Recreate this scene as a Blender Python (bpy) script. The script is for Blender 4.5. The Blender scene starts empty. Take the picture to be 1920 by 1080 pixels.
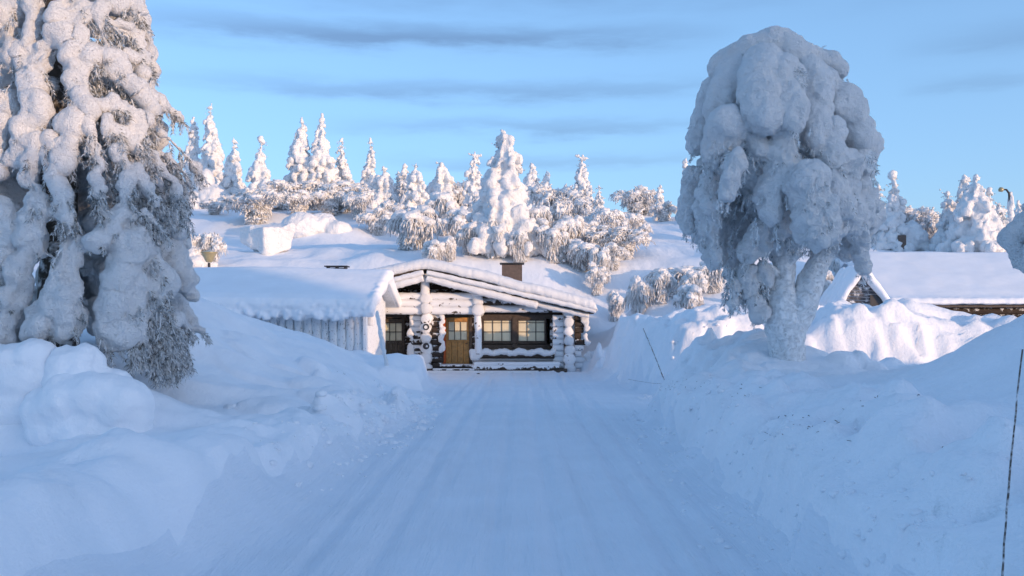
import bpy, bmesh, math, random
import numpy as np
from mathutils import Vector, Matrix

# ------------------------------------------------------------------ camera, sky, sun
scene = bpy.context.scene
C = scene.collection
F = 1750.0                      # focal length in photo pixels (1920 wide)
CAMH = 2.0
HORY = 600.0
cam = bpy.data.cameras.new('camera')
cam.sensor_width = 36.0
cam.lens = F / 1920.0 * 36.0
cam.shift_y = (HORY - 540.0) / 1920.0
cam.clip_start = 0.1
cam.clip_end = 6000.0
camo = bpy.data.objects.new('camera', cam)
camo.location = (0, 0, CAMH)
camo.rotation_euler = (math.radians(90), 0, 0)
C.objects.link(camo)
scene.camera = camo

SUN_EL = math.radians(4.5)
SUN_AZ = math.radians(129.7)     # clockwise from +Y: behind the camera, to the right
sun_dir = Vector((math.sin(SUN_AZ) * math.cos(SUN_EL), math.cos(SUN_AZ) * math.cos(SUN_EL), math.sin(SUN_EL)))
sl = bpy.data.lights.new('sun', 'SUN')
sl.energy = 2.0
sl.angle = math.radians(0.5)
sl.color = (1.0, 0.64, 0.37)
so = bpy.data.objects.new('sun', sl)
so.rotation_euler = sun_dir.to_track_quat('Z', 'Y').to_euler()
so.location = (60, -50, 40)
C.objects.link(so)

world = bpy.data.worlds.new('World')
scene.world = world
world.use_nodes = True
wn = world.node_tree.nodes
wl = world.node_tree.links
for n in list(wn):
    wn.remove(n)
w_out = wn.new('ShaderNodeOutputWorld')
w_bg = wn.new('ShaderNodeBackground')
w_bg.inputs['Strength'].default_value = 0.15
sky = wn.new('ShaderNodeTexSky')
sky.sky_type = 'NISHITA'
sky.sun_disc = False
sky.sun_elevation = SUN_EL
sky.sun_rotation = SUN_AZ
sky.altitude = 400.0
sky.air_density = 0.8
sky.dust_density = 2.3
sky.ozone_density = 3.8


def wmath(op, a, b=None, c=None, clamp=False):
    n = wn.new('ShaderNodeMath')
    n.operation = op
    n.use_clamp = clamp
    for i, v in enumerate((a, b, c)):
        if v is None:
            continue
        if isinstance(v, (int, float)):
            n.inputs[i].default_value = v
        else:
            wl.new(v, n.inputs[i])
    return n.outputs[0]


tc = wn.new('ShaderNodeTexCoord')
sep = wn.new('ShaderNodeSeparateXYZ')
wl.new(tc.outputs['Generated'], sep.inputs[0])
az = wmath('ARCTAN2', sep.outputs[0], sep.outputs[1])
el = wmath('ARCSINE', sep.outputs[2])
cmb = wn.new('ShaderNodeCombineXYZ')
wl.new(wmath('MULTIPLY', az, 5.0), cmb.inputs[0])
wl.new(wmath('MULTIPLY', el, 26.0), cmb.inputs[1])
wno = wn.new('ShaderNodeTexNoise')
wno.inputs['Scale'].default_value = 1.6
wno.inputs['Detail'].default_value = 6.0
wno.inputs['Roughness'].default_value = 0.6
wl.new(cmb.outputs[0], wno.inputs['Vector'])
nz = wno.outputs[0]
wob = wmath('MULTIPLY', wmath('SUBTRACT', nz, 0.5), 0.035)
# thin stratus streaks: elevation, half thickness, azimuth centre, half width, strength
dens = None
for e0, th, a0, aw, st in ((0.293, 0.012, -0.11, 0.36, 1.15), (0.240, 0.009, -0.05, 0.36, 0.75),
                           (0.203, 0.008, 0.02, 0.24, 0.65), (0.167, 0.007, 0.05, 0.22, 0.5),
                           (0.345, 0.030, 0.0, 0.9, 0.45), (0.223, 0.007, 0.46, 0.07, 0.4),
                           (0.262, 0.012, 0.52, 0.14, 0.4), (0.40, 0.02, -0.9, 0.5, 0.5), (0.30, 0.02, 1.4, 0.4, 0.5)):
    d = wmath('DIVIDE', wmath('SUBTRACT', wmath('ADD', el, wob), e0), th)
    g = wmath('POWER', 2.718, wmath('MULTIPLY', wmath('MULTIPLY', d, d), -1.0))
    x = wmath('DIVIDE', wmath('SUBTRACT', az, a0), aw)
    x2 = wmath('MULTIPLY', x, x)
    win = wmath('SUBTRACT', 1.0, x2, clamp=True)
    t = wmath('MULTIPLY', wmath('MULTIPLY', g, win), st)
    dens = t if dens is None else wmath('MAXIMUM', dens, t)
dens = wmath('MULTIPLY', dens, wmath('MULTIPLY_ADD', nz, 1.4, 0.1), clamp=True)
cl_mix = wn.new('ShaderNodeMixRGB')
cl_mix.blend_type = 'MULTIPLY'
cl_mix.inputs[2].default_value = (0.64, 0.60, 0.62, 1)
wl.new(dens, cl_mix.inputs[0])
# the photograph compresses the range of the sky: one even tone curve over the whole dome
sky_g = wn.new('ShaderNodeGamma')
sky_g.inputs[1].default_value = 0.6
wl.new(sky.outputs[0], sky_g.inputs[0])
sky_k = wn.new('ShaderNodeVectorMath')
sky_k.operation = 'MULTIPLY'
sky_k.inputs[1].default_value = (2.60 * 1.02, 2.60 * 0.985, 2.60 * 1.02)
wl.new(sky_g.outputs[0], sky_k.inputs[0])
wl.new(sky_k.outputs[0], cl_mix.inputs[1])
wl.new(cl_mix.outputs[0], w_bg.inputs['Color'])
wl.new(w_bg.outputs[0], w_out.inputs['Surface'])

scene.view_settings.view_transform = 'Standard'
scene.view_settings.look = 'None'
scene.view_settings.gamma = 1.0
scene.view_settings.use_curve_mapping = False
scene.view_settings.exposure = 0.78


# ------------------------------------------------------------------ helpers
def at(px, py, Y):
    """point in the place seen at photo pixel px,py when it stands Y metres ahead"""
    return Vector(((px - 960.0) / F * Y, Y, CAMH + (HORY - py) / F * Y))


def _hash(ix, iy, iz, s):
    h = (ix.astype(np.int64) * 374761393 + iy.astype(np.int64) * 668265263 + iz.astype(np.int64) * 2147483647 + s * 974634777) & 0xffffffff
    h = ((h ^ (h >> 13)) * 1274126177) & 0xffffffff
    h = ((h ^ (h >> 16)) * 2246822519) & 0xffffffff
    h = h ^ (h >> 15)
    return (h & 0xffffff) / float(0xffffff)


def vnoise(P, s=0):
    P = np.asarray(P, dtype=np.float64)
    i = np.floor(P)
    f = P - i
    f = f * f * f * (f * (f * 6 - 15) + 10)
    i = i.astype(np.int64)
    x, y, z = i[:, 0], i[:, 1], i[:, 2]
    fx, fy, fz = f[:, 0], f[:, 1], f[:, 2]
    r = 0
    for dx in (0, 1):
        wx = fx if dx else 1 - fx
        for dy in (0, 1):
            wy = fy if dy else 1 - fy
            for dz in (0, 1):
                wz = fz if dz else 1 - fz
                r = r + _hash(x + dx, y + dy, z + dz, s) * wx * wy * wz
    return r * 2 - 1


def fbm(P, octs=4, s=0):
    P = np.asarray(P, dtype=np.float64)
    r = 0
    a = 0.5
    for o in range(octs):
        r = r + a * vnoise(P * (2.03 ** o) + 17.3 * o, s + o)
        a *= 0.5
    return r


def cellbump(P, s=0):
    """rounded lumps with creases between them, 0..1"""
    i = np.floor(P).astype(np.int64)
    best = np.full(len(P), 9.0)
    for dx in (-1, 0, 1):
        for dy in (-1, 0, 1):
            for dz in (-1, 0, 1):
                cx, cy, cz = i[:, 0] + dx, i[:, 1] + dy, i[:, 2] + dz
                d = (cx + _hash(cx, cy, cz, s) - P[:, 0]) ** 2 + (cy + _hash(cx, cy, cz, s + 1) - P[:, 1]) ** 2 + (cz + _hash(cx, cy, cz, s + 2) - P[:, 2]) ** 2
                best = np.minimum(best, d)
    return 1 - np.minimum(best, 1.0)


def make_mesh(name, V, Fc, mat=None, smooth=True):
    me = bpy.data.meshes.new(name)
    V = np.asarray(V, dtype=np.float32)
    if isinstance(Fc, np.ndarray):
        n, k = Fc.shape
        me.vertices.add(len(V))
        me.vertices.foreach_set('co', V.ravel())
        me.loops.add(n * k)
        me.loops.foreach_set('vertex_index', Fc.astype(np.int32).ravel())
        me.polygons.add(n)
        me.polygons.foreach_set('loop_start', np.arange(0, n * k, k, dtype=np.int32))
        me.polygons.foreach_set('loop_total', np.full(n, k, dtype=np.int32))
        me.update(calc_edges=True)
        me.validate()
    else:
        me.from_pydata([tuple(map(float, v)) for v in V], [], [tuple(map(int, f)) for f in Fc])
        me.update()
    if smooth:
        me.polygons.foreach_set('use_smooth', np.ones(len(me.polygons), dtype=bool))
    if mat is not None:
        me.materials.append(mat)
    return me


def link(name, me, parent=None, loc=None):
    o = bpy.data.objects.new(name, me)
    C.objects.link(o)
    if parent is not None:
        o.parent = parent
        if loc is not None:
            o.location = loc
    elif loc is not None:
        o.location = loc
    return o


def tag(o, label, cat, group=None):
    o['label'] = label
    o['category'] = cat
    if group:
        o['group'] = group
    return o


def thing(name, label, cat, loc=(0, 0, 0), rz=0.0, group=None):
    o = bpy.data.objects.new(name, None)
    o.empty_display_size = 0.3
    C.objects.link(o)
    o.location = loc
    o.rotation_euler = (0, 0, rz)
    return tag(o, label, cat, group)


_ico = {}


def ico(sub):
    if sub not in _ico:
        bm = bmesh.new()
        bmesh.ops.create_icosphere(bm, subdivisions=sub, radius=1.0)
        bm.verts.ensure_lookup_table()
        _ico[sub] = (np.array([v.co[:] for v in bm.verts]), np.array([[v.index for v in f.verts] for f in bm.faces]))
        bm.free()
    return _ico[sub]


_tmp = bpy.data.objects.new('tmp_remesh', bpy.data.meshes.new('tmp'))
C.objects.link(_tmp)
_rm = _tmp.modifiers.new('r', 'REMESH')
_rm.mode = 'VOXEL'
_sm = _tmp.modifiers.new('s', 'SMOOTH')


def remesh(V, Fc, voxel, smooth_it=2):
    me = make_mesh('tmp', V, Fc)
    old = _tmp.data
    _tmp.data = me
    bpy.data.meshes.remove(old)
    _rm.voxel_size = voxel
    _sm.iterations = smooth_it
    _sm.factor = 0.5
    dg = bpy.context.evaluated_depsgraph_get()
    dg.update()
    ev = _tmp.evaluated_get(dg)
    m = ev.to_mesh()
    n = len(m.vertices)
    v = np.zeros(n * 3, dtype=np.float32)
    m.vertices.foreach_get('co', v)
    nf = len(m.polygons)
    lt = np.zeros(nf, dtype=np.int32)
    m.polygons.foreach_get('loop_total', lt)
    li = np.zeros(len(m.loops), dtype=np.int32)
    m.loops.foreach_get('vertex_index', li)
    nrm = np.zeros(n * 3, dtype=np.float32)
    m.vertices.foreach_get('normal', nrm)
    ev.to_mesh_clear()
    if (lt == 4).all():
        faces = li.reshape(-1, 4)
    else:
        faces = []
        k = 0
        for t in lt:
            faces.append(li[k:k + t])
            k += t
    return v.reshape(-1, 3).astype(np.float64), faces, nrm.reshape(-1, 3).astype(np.float64)


def blobs_geo(bl, sub=2):
    """bl: list of (x,y,z,rx,ry,rz)"""
    iv, jf = ico(sub)
    B = np.asarray(bl, dtype=np.float64)
    V = (iv[None] * B[:, None, 3:6] + B[:, None, 0:3]).reshape(-1, 3)
    Fc = (jf[None] + (np.arange(len(B)) * len(iv))[:, None, None]).reshape(-1, 3)
    return V, Fc


def snow_blob_mesh(name, bl, voxel, mat, sm=2, bumps=(), sub=2, seed=0):
    """fused snow mass; bumps: (cell size, amplitude, kind)"""
    V, Fc = blobs_geo(bl, sub)
    v, f, n = remesh(V, Fc, voxel, sm)
    d = np.zeros(len(v))
    for q, (size, amp, kind) in enumerate(bumps):
        if kind == 'c':
            d += amp * (cellbump(v / size + 3.1 * q, seed + q * 7) - 0.6)
        else:
            d += amp * fbm(v / size + 5.7 * q, 3, seed + q * 7) * 1.6
    v = v + n * d[:, None]
    return make_mesh(name, v, f, mat)


def tube_geo(pts, rad, sides=6, cap=True):
    """tube along a polyline; returns V,F lists"""
    pts = [Vector(p) for p in pts]
    V = []
    Fc = []
    prev = None
    for i, p in enumerate(pts):
        t = (pts[min(i + 1, len(pts) - 1)] - pts[max(i - 1, 0)])
        if t.length < 1e-9:
            t = Vector((0, 0, 1))
        t.normalize()
        if prev is None:
            a = t.orthogonal().normalized()
        else:
            a = prev - t * prev.dot(t)
            a = a.normalized() if a.length > 1e-6 else t.orthogonal().normalized()
        prev = a
        b = t.cross(a)
        r = rad[i] if hasattr(rad, '__len__') else rad
        for k in range(sides):
            an = 2 * math.pi * k / sides
            V.append(p + (a * math.cos(an) + b * math.sin(an)) * r)
    for i in range(len(pts) - 1):
        for k in range(sides):
            k2 = (k + 1) % sides
            Fc.append((i * sides + k, i * sides + k2, (i + 1) * sides + k2, (i + 1) * sides + k))
    if cap:
        Fc.append(tuple(range(sides))[::-1])
        m = (len(pts) - 1) * sides
        Fc.append(tuple(range(m, m + sides)))
    return V, Fc


class Geo:
    def __init__(self):
        self.V = []
        self.F = []

    def add(self, V, Fc):
        o = len(self.V)
        self.V.extend([tuple(v) for v in V])
        self.F.extend([tuple(i + o for i in f) for f in Fc])

    def box(self, x0, x1, y0, y1, z0, z1):
        V = [(x0, y0, z0), (x1, y0, z0), (x1, y1, z0), (x0, y1, z0), (x0, y0, z1), (x1, y0, z1), (x1, y1, z1), (x0, y1, z1)]
        self.add(V, [(0, 3, 2, 1), (4, 5, 6, 7), (0, 1, 5, 4), (1, 2, 6, 5), (2, 3, 7, 6), (3, 0, 4, 7)])

    def tube(self, pts, rad, sides=6):
        self.add(*tube_geo(pts, rad, sides))

    def build(self, name, mat, parent=None, smooth=False, loc=None):
        return link(name, make_mesh(name, self.V, self.F, mat, smooth), parent, loc)


def box_obj(name, x0, x1, y0, y1, z0, z1, mat, parent, bev=0.008):
    bm = bmesh.new()
    bmesh.ops.create_cube(bm, size=1.0)
    for v in bm.verts:
        v.co = Vector(((x0 + x1) / 2 + v.co.x * (x1 - x0), (y0 + y1) / 2 + v.co.y * (y1 - y0), (z0 + z1) / 2 + v.co.z * (z1 - z0)))
    b = min(bev, 0.3 * min(x1 - x0, y1 - y0, z1 - z0))
    if b > 0:
        bmesh.ops.bevel(bm, geom=bm.edges[:], offset=b, segments=1, affect='EDGES')
    me = bpy.data.meshes.new(name)
    bm.to_mesh(me)
    bm.free()
    me.materials.append(mat)
    return link(name, me, parent)


# ------------------------------------------------------------------ materials
def new_mat(name):
    m = bpy.data.materials.new(name)
    m.use_nodes = True
    nt = m.node_tree
    b = nt.nodes['Principled BSDF']
    return m, nt, b


def nnode(nt, t, **kw):
    n = nt.nodes.new(t)
    for k, v in kw.items():
        setattr(n, k, v)
    return n


def noise_node(nt, scale, detail=4, rough=0.55, vec=None, dist=0.0):
    n = nt.nodes.new('ShaderNodeTexNoise')
    n.inputs['Scale'].default_value = scale
    n.inputs['Detail'].default_value = detail
    n.inputs['Roughness'].default_value = rough
    n.inputs['Distortion'].default_value = dist
    if vec is not None:
        nt.links.new(vec, n.inputs['Vector'])
    return n


def ramp(nt, src, stops):
    r = nt.nodes.new('ShaderNodeValToRGB')
    el_ = r.color_ramp.elements
    while len(el_) < len(stops):
        el_.new(0.5)
    for e, (p, c) in zip(el_, stops):
        e.position = p
        e.color = c if len(c) == 4 else (*c, 1)
    nt.links.new(src, r.inputs[0])
    return r


def bump(nt, b, h, strength, dist, prev=None):
    n = nt.nodes.new('ShaderNodeBump')
    n.inputs['Strength'].default_value = strength
    n.inputs['Distance'].default_value = dist
    nt.links.new(h, n.inputs['Height'])
    if prev is not None:
        nt.links.new(prev.outputs[0], n.inputs['Normal'])
    nt.links.new(n.outputs[0], b.inputs['Normal'])
    return n


def pos_node(nt):
    return nt.nodes.new('ShaderNodeNewGeometry').outputs['Position']


def snow_mat(name, col=(0.88, 0.90, 0.94), b1=(6.0, 0.25, 0.05), b2=(45.0, 0.35, 0.012), dirt=0.0, stretch=None, sss=0.0):
    m, nt, b = new_mat(name)
    p = pos_node(nt)
    vec = p
    if stretch:
        mp = nnode(nt, 'ShaderNodeMapping')
        mp.inputs['Scale'].default_value = stretch
        nt.links.new(p, mp.inputs[0])
        vec = mp.outputs[0]
    n0 = noise_node(nt, 0.9, 4, 0.6, p)
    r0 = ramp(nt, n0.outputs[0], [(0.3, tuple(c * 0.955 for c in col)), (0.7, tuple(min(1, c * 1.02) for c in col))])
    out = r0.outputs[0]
    if dirt > 0:
        nd = noise_node(nt, 3.2, 8, 0.75, p, 0.4)
        rd = ramp(nt, nd.outputs[0], [(0.66, (0, 0, 0)), (0.74, (dirt, dirt, dirt))])
        mx = nnode(nt, 'ShaderNodeMixRGB')
        nt.links.new(rd.outputs[0], mx.inputs[0])
        nt.links.new(out, mx.inputs[1])
        mx.inputs[2].default_value = (0.45, 0.43, 0.38, 1)
        out = mx.outputs[0]
    nt.links.new(out, b.inputs['Base Color'])
    b.inputs['Roughness'].default_value = 0.75
    b.inputs['Specular IOR Level'].default_value = 0.25
    if sss:
        b.inputs['Subsurface Weight'].default_value = sss
        b.inputs['Subsurface Radius'].default_value = (0.10, 0.14, 0.2)
        b.inputs['Subsurface Scale'].default_value = 0.3
    n1 = noise_node(nt, b1[0], 5, 0.6, vec)
    k = bump(nt, b, n1.outputs[0], b1[1], b1[2])
    n2 = noise_node(nt, b2[0], 3, 0.7, p)
    bump(nt, b, n2.outputs[0], b2[1], b2[2], k)
    return m


def frost_mat(name, dark, frost, scale=5.0, lo=0.45, hi=0.55, up=0.25, bumpy=0.02, grain=None, fine=40.0, fstretch=None):
    """dark material with hoarfrost patches; lower lo/hi = more frost"""
    m, nt, b = new_mat(name)
    g = nt.nodes.new('ShaderNodeNewGeometry')
    p = g.outputs['Position']
    pv = p
    if fstretch:
        mq = nnode(nt, 'ShaderNodeMapping')
        mq.inputs['Scale'].default_value = fstretch
        nt.links.new(p, mq.inputs[0])
        pv = mq.outputs[0]
    n1 = noise_node(nt, scale, 5, 0.65, pv, 0.3)
    sp = nnode(nt, 'ShaderNodeSeparateXYZ')
    nt.links.new(g.outputs['Normal'], sp.inputs[0])
    ma = nnode(nt, 'ShaderNodeMath', operation='MULTIPLY_ADD')
    nt.links.new(sp.outputs[2], ma.inputs[0])
    ma.inputs[1].default_value = up
    nt.links.new(n1.outputs[0], ma.inputs[2])
    r1 = ramp(nt, ma.outputs[0], [(lo, (0, 0, 0)), (hi, (1, 1, 1))])
    mp = nnode(nt, 'ShaderNodeMapping')
    mp.inputs['Scale'].default_value = grain or (1, 1, 1)
    nt.links.new(p, mp.inputs[0])
    n2 = noise_node(nt, 9.0, 5, 0.6, mp.outputs[0])
    r2 = ramp(nt, n2.outputs[0], [(0.3, tuple(c * 0.55 for c in dark)), (0.7, tuple(c * 1.45 for c in dark))])
    mx = nnode(nt, 'ShaderNodeMixRGB')
    nt.links.new(r1.outputs[0], mx.inputs[0])
    nt.links.new(r2.outputs[0], mx.inputs[1])
    mx.inputs[2].default_value = (*frost, 1)
    nt.links.new(mx.outputs[0], b.inputs['Base Color'])
    b.inputs['Roughness'].default_value = 0.8
    b.inputs['Specular IOR Level'].default_value = 0.2
    k = bump(nt, b, r1.outputs[0], 0.6, bumpy)
    n3 = noise_node(nt, fine, 3, 0.7, p)
    bump(nt, b, n3.outputs[0], 0.5, 0.015, k)
    return m


def plain_mat(name, col, rough=0.6, metal=0.0, coat=0.0, var=0.25, scale=8.0):
    m, nt, b = new_mat(name)
    p = pos_node(nt)
    n = noise_node(nt, scale, 5, 0.6, p)
    r = ramp(nt, n.outputs[0], [(0.3, tuple(c * (1 - var) for c in col)), (0.7, tuple(min(1, c * (1 + var)) for c in col))])
    nt.links.new(r.outputs[0], b.inputs['Base Color'])
    b.inputs['Roughness'].default_value = rough
    b.inputs['Metallic'].default_value = metal
    b.inputs['Coat Weight'].default_value = coat
    b.inputs['Coat Roughness'].default_value = 0.05
    bump(nt, b, n.outputs[0], 0.3, 0.01)
    return m


M_ground = snow_mat('snow_field', b1=(3.2, 0.45, 0.10), b2=(26.0, 0.45, 0.016), stretch=(1.0, 0.45, 1.0))
M_bank = snow_mat('snow_bank', b1=(4.5, 0.5, 0.10), b2=(26.0, 0.5, 0.022), dirt=0.4)
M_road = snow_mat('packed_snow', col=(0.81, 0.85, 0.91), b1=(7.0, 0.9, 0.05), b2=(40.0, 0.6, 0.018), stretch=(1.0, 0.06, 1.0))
M_tsnow = snow_mat('tree_snow', col=(0.89, 0.90, 0.92), b1=(13.0, 0.9, 0.08), b2=(48.0, 1.0, 0.035))
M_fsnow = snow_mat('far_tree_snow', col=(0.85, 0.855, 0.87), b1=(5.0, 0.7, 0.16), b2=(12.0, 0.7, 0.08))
M_rsnow = snow_mat('roof_snow', b1=(3.0, 0.2, 0.05), b2=(40.0, 0.35, 0.012))
M_fuzz = snow_mat('hoarfrost', col=(0.82, 0.83, 0.85), b1=(16.0, 0.6, 0.05), b2=(48.0, 0.7, 0.03))
M_twig = frost_mat('frosted_twig', (0.10, 0.085, 0.07), (0.78, 0.79, 0.81), scale=6.0, lo=0.40, hi=0.58, up=0.12, fine=60)
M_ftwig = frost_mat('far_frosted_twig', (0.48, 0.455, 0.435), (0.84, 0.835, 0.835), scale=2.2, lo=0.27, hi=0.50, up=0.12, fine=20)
M_needle = frost_mat('frosted_needles', (0.10, 0.105, 0.095), (0.76, 0.78, 0.80), scale=14.0, lo=0.35, hi=0.52, up=0.10, fine=60)
M_bark = frost_mat('frosted_bark', (0.08, 0.065, 0.055), (0.78, 0.80, 0.83), scale=7.0, lo=0.22, hi=0.40, up=0.1, bumpy=0.05)
M_dbark = frost_mat('dark_bark', (0.07, 0.06, 0.05), (0.76, 0.78, 0.8), scale=5.0, lo=0.5, hi=0.66, up=0.1, bumpy=0.04)
M_log_lo = frost_mat('bare_log', (0.055, 0.042, 0.035), (0.80, 0.82, 0.85), scale=4.0, lo=0.62, hi=0.68, up=0.16, bumpy=0.03, grain=(0.3, 4, 4))
M_log_mid = frost_mat('half_frosted_log', (0.055, 0.042, 0.035), (0.80, 0.82, 0.85), scale=4.5, lo=0.47, hi=0.52, up=0.16, bumpy=0.03, grain=(0.3, 4, 4))
M_log_hi = frost_mat('frosted_log', (0.07, 0.052, 0.042), (0.81, 0.82, 0.84), scale=3.6, lo=0.335, hi=0.37, up=0.08, bumpy=0.03, grain=(0.3, 4, 4))
M_board = frost_mat('frosted_board', (0.13, 0.125, 0.115), (0.80, 0.83, 0.86), scale=20.0, lo=0.30, hi=0.42, up=0.0, bumpy=0.03, grain=(4, 4, 0.3), fstretch=(1.0, 1.0, 0.5))
M_dboard = frost_mat('dark_board', (0.10, 0.10, 0.11), (0.78, 0.8, 0.83), scale=5.0, lo=0.50, hi=0.66, up=0.2, grain=(4, 4, 0.4))
M_wood_d = plain_mat('dark_wood', (0.075, 0.055, 0.043), 0.7, var=0.35)
M_door_w = plain_mat('weathered_door', (0.11, 0.085, 0.062), 0.7, var=0.35)
M_door_o = plain_mat('varnished_door', (0.50, 0.25, 0.07), 0.45, var=0.35)
M_jamb_o = plain_mat('red_varnished_jamb', (0.62, 0.13, 0.03), 0.45, var=0.2)
M_pane = plain_mat('curtained_glass', (0.80, 0.73, 0.52), 0.5, coat=0.6, var=0.08, scale=3.0)
M_metal = plain_mat('brown_metal', (0.105, 0.075, 0.062), 0.55, var=0.3)
M_wood_end = plain_mat('log_end_grain', (0.34, 0.27, 0.2), 0.7)
M_black = plain_mat('black_metal', (0.025, 0.025, 0.03), 0.5)
M_lamp = plain_mat('lamp_shade', (0.34, 0.29, 0.16), 0.35, coat=0.4, var=0.15)
M_stick = frost_mat('frosted_stick', (0.12, 0.105, 0.095), (0.70, 0.72, 0.75), scale=26.0, lo=0.44, hi=0.64, up=0.0)


# ------------------------------------------------------------------ terrain
def sstep(x):
    x = np.clip(x, 0, 1)
    return x * x * (3 - 2 * x)


def poly_sd(X, Y, poly):
    """signed distance to a polygon, positive inside"""
    n = len(poly)
    d = np.full(X.shape, 1e18)
    ins = np.zeros(X.shape, dtype=bool)
    for i in range(n):
        x0, y0 = poly[i]
        x1, y1 = poly[(i + 1) % n]
        ex, ey = x1 - x0, y1 - y0
        t = np.clip(((X - x0) * ex + (Y - y0) * ey) / (ex * ex + ey * ey), 0, 1)
        d = np.minimum(d, (X - x0 - t * ex) ** 2 + (Y - y0 - t * ey) ** 2)
        c = ((y0 > Y) != (y1 > Y))
        with np.errstate(divide='ignore', invalid='ignore'):
            xi = x0 + (Y - y0) * ex / (ey if abs(ey) > 1e-12 else 1e-12)
        ins ^= c & (X < xi)
    d = np.sqrt(d)
    return np.where(ins, d, -d)


cp = []


def pp(*rows):
    for px, py, Y in rows:
        v = at(px, py, Y)
        cp.append((v.x, v.y, v.z))


def xyz(*rows):
    cp.extend(rows)


RL = [(-2.85, -40), (-2.75, 0), (-2.6, 7.3), (-2.45, 11), (-2.3, 14), (-2.05, 17), (-1.8, 19.4), (-1.75, 22)]
RR = [(2.3, -40), (2.2, 0), (2.2, 7.3), (2.35, 11), (2.5, 14), (2.65, 17), (2.78, 19.4)]
ROAD = RL + [(-1.75, 23.5), (-2.25, 24.6), (-2.6, 29), (-3.4, 36.6), (3.3, 36.6), (3.05, 33), (3.7, 25), (5, 23.9), (16, 23.6), (60, 26),
             (60, 20.5), (16, 20.6), (6, 21.0), (3.4, 20.7)] + RR[::-1]
# road and yard level
for yy in (-20, -10, -4, 0, 3, 6, 8, 10, 12, 14, 16, 18, 20):
    for xx in (-1.6, 0.2, 1.8):
        xyz((xx, yy, 0.0))
for a in (RL, RR):
    for x, y in a[1:]:
        xyz((x, y, 0.02))
for xx, yy in ((-1.5, 23), (0.5, 23), (2.5, 23), (5, 22.3), (9, 22.2), (15, 22), (25, 22.5), (-1.5, 27), (1, 27), (3, 27), (-2, 32), (0.5, 32), (2.8, 32), (-3, 36), (0, 36), (3, 36), (3.4, 21), (6, 21.2)):
    xyz((xx, yy, 0.0))
# near right bank: crest and face
pp((1275, 685, 19.6), (1320, 676, 19.3), (1380, 668, 19.1), (1440, 656, 18.8), (1490, 700, 17.5), (1560, 692, 17.4), (1665, 704, 17.0), (1750, 680, 15.0), (1850, 637, 12.0), (1920, 600, 10.5))
xyz((6.1, 8.5, 2.15), (5.7, 5, 2.2), (5.6, 0, 2.2), (5.6, -8, 2.2), (9, 18.5, 1.0), (12, 18.5, 1.2), (9, 12, 2.1), (9, 5, 2.4), (14, 12, 2.4), (14, 2, 3), (20, 18, 1.6), (30, 17, 2.0))
pp((1400, 800, 13.0), (1600, 850, 10.0), (1700, 950, 7.5), (1800, 800, 9.0), (1900, 1000, 6.5), (1330, 770, 16.5), (1270, 760, 18.3), (1500, 765, 14.5), (1650, 770, 12.0))
xyz((3.2, 4.5, 0.55), (3.2, 0, 0.55), (3.2, -8, 0.55))
# near left drift, its hollow behind, mounds by the spruce
pp((0, 980, 6.0), (150, 940, 7.0), (300, 905, 8.0), (450, 868, 9.5), (560, 852, 11.0), (620, 850, 12.0))
xyz((-3.6, 4, 0.75), (-3.7, 0, 0.75), (-3.7, -8, 0.75), (-9, 0, 0.7), (-9, -8, 0.7))
xyz((-3.75, 6.3, 0.48), (-3.7, 7.3, 0.42), (-3.5, 8.4, 0.38), (-3.2, 9.9, 0.33), (-2.95, 11.3, 0.25))
pp((0, 910, 9.3), (0, 835, 12.4), (300, 835, 12.3), (450, 815, 13.2), (200, 860, 10.9), (400, 850, 11.4), (-300, 850, 11.0), (-300, 900, 9.0))
pp((330, 712, 16.0), (250, 745, 15.6), (480, 775, 15.5), (400, 768, 15.3), (600, 815, 15.0), (0, 715, 15.8), (100, 715, 15.8), (200, 715, 16.0), (-150, 700, 15.6), (-500, 660, 16), (0, 720, 13.6), (100, 722, 13.6), (200, 728, 13.6), (290, 745, 13.8), (0, 770, 13.1), (100, 775, 13.0), (220, 780, 13.0), (330, 790, 13.4), (-150, 720, 13.6))
# long left slope
pp((330, 545, 22.0), (400, 570, 22.0), (450, 590, 22.3), (500, 618, 23.0), (550, 632, 23.3), (600, 650, 23.5), (640, 668, 23.8), (680, 690, 24.0), (730, 724, 24.0), (780, 760, 22.0),
   (400, 680, 18.0), (550, 725, 18.5), (640, 745, 18.8), (700, 772, 19.0), (500, 755, 16.5), (600, 795, 16.5), (680, 800, 17.0), (480, 680, 20.0), (600, 700, 21.0), (350, 620, 19))
xyz((-9, 18, 1.9), (-10, 22, 2.7), (-14, 16, 2.0), (-14, 22, 2.7), (-20, 14, 1.6), (-20, 24, 3), (-8, 29, 1.0), (-5, 29, 0.9), (-13, 29, 1.8), (-4.2, 27, 0.85), (-6, 34, 0.9), (-12, 36, 1.5), (-20, 34, 3.2))
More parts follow.
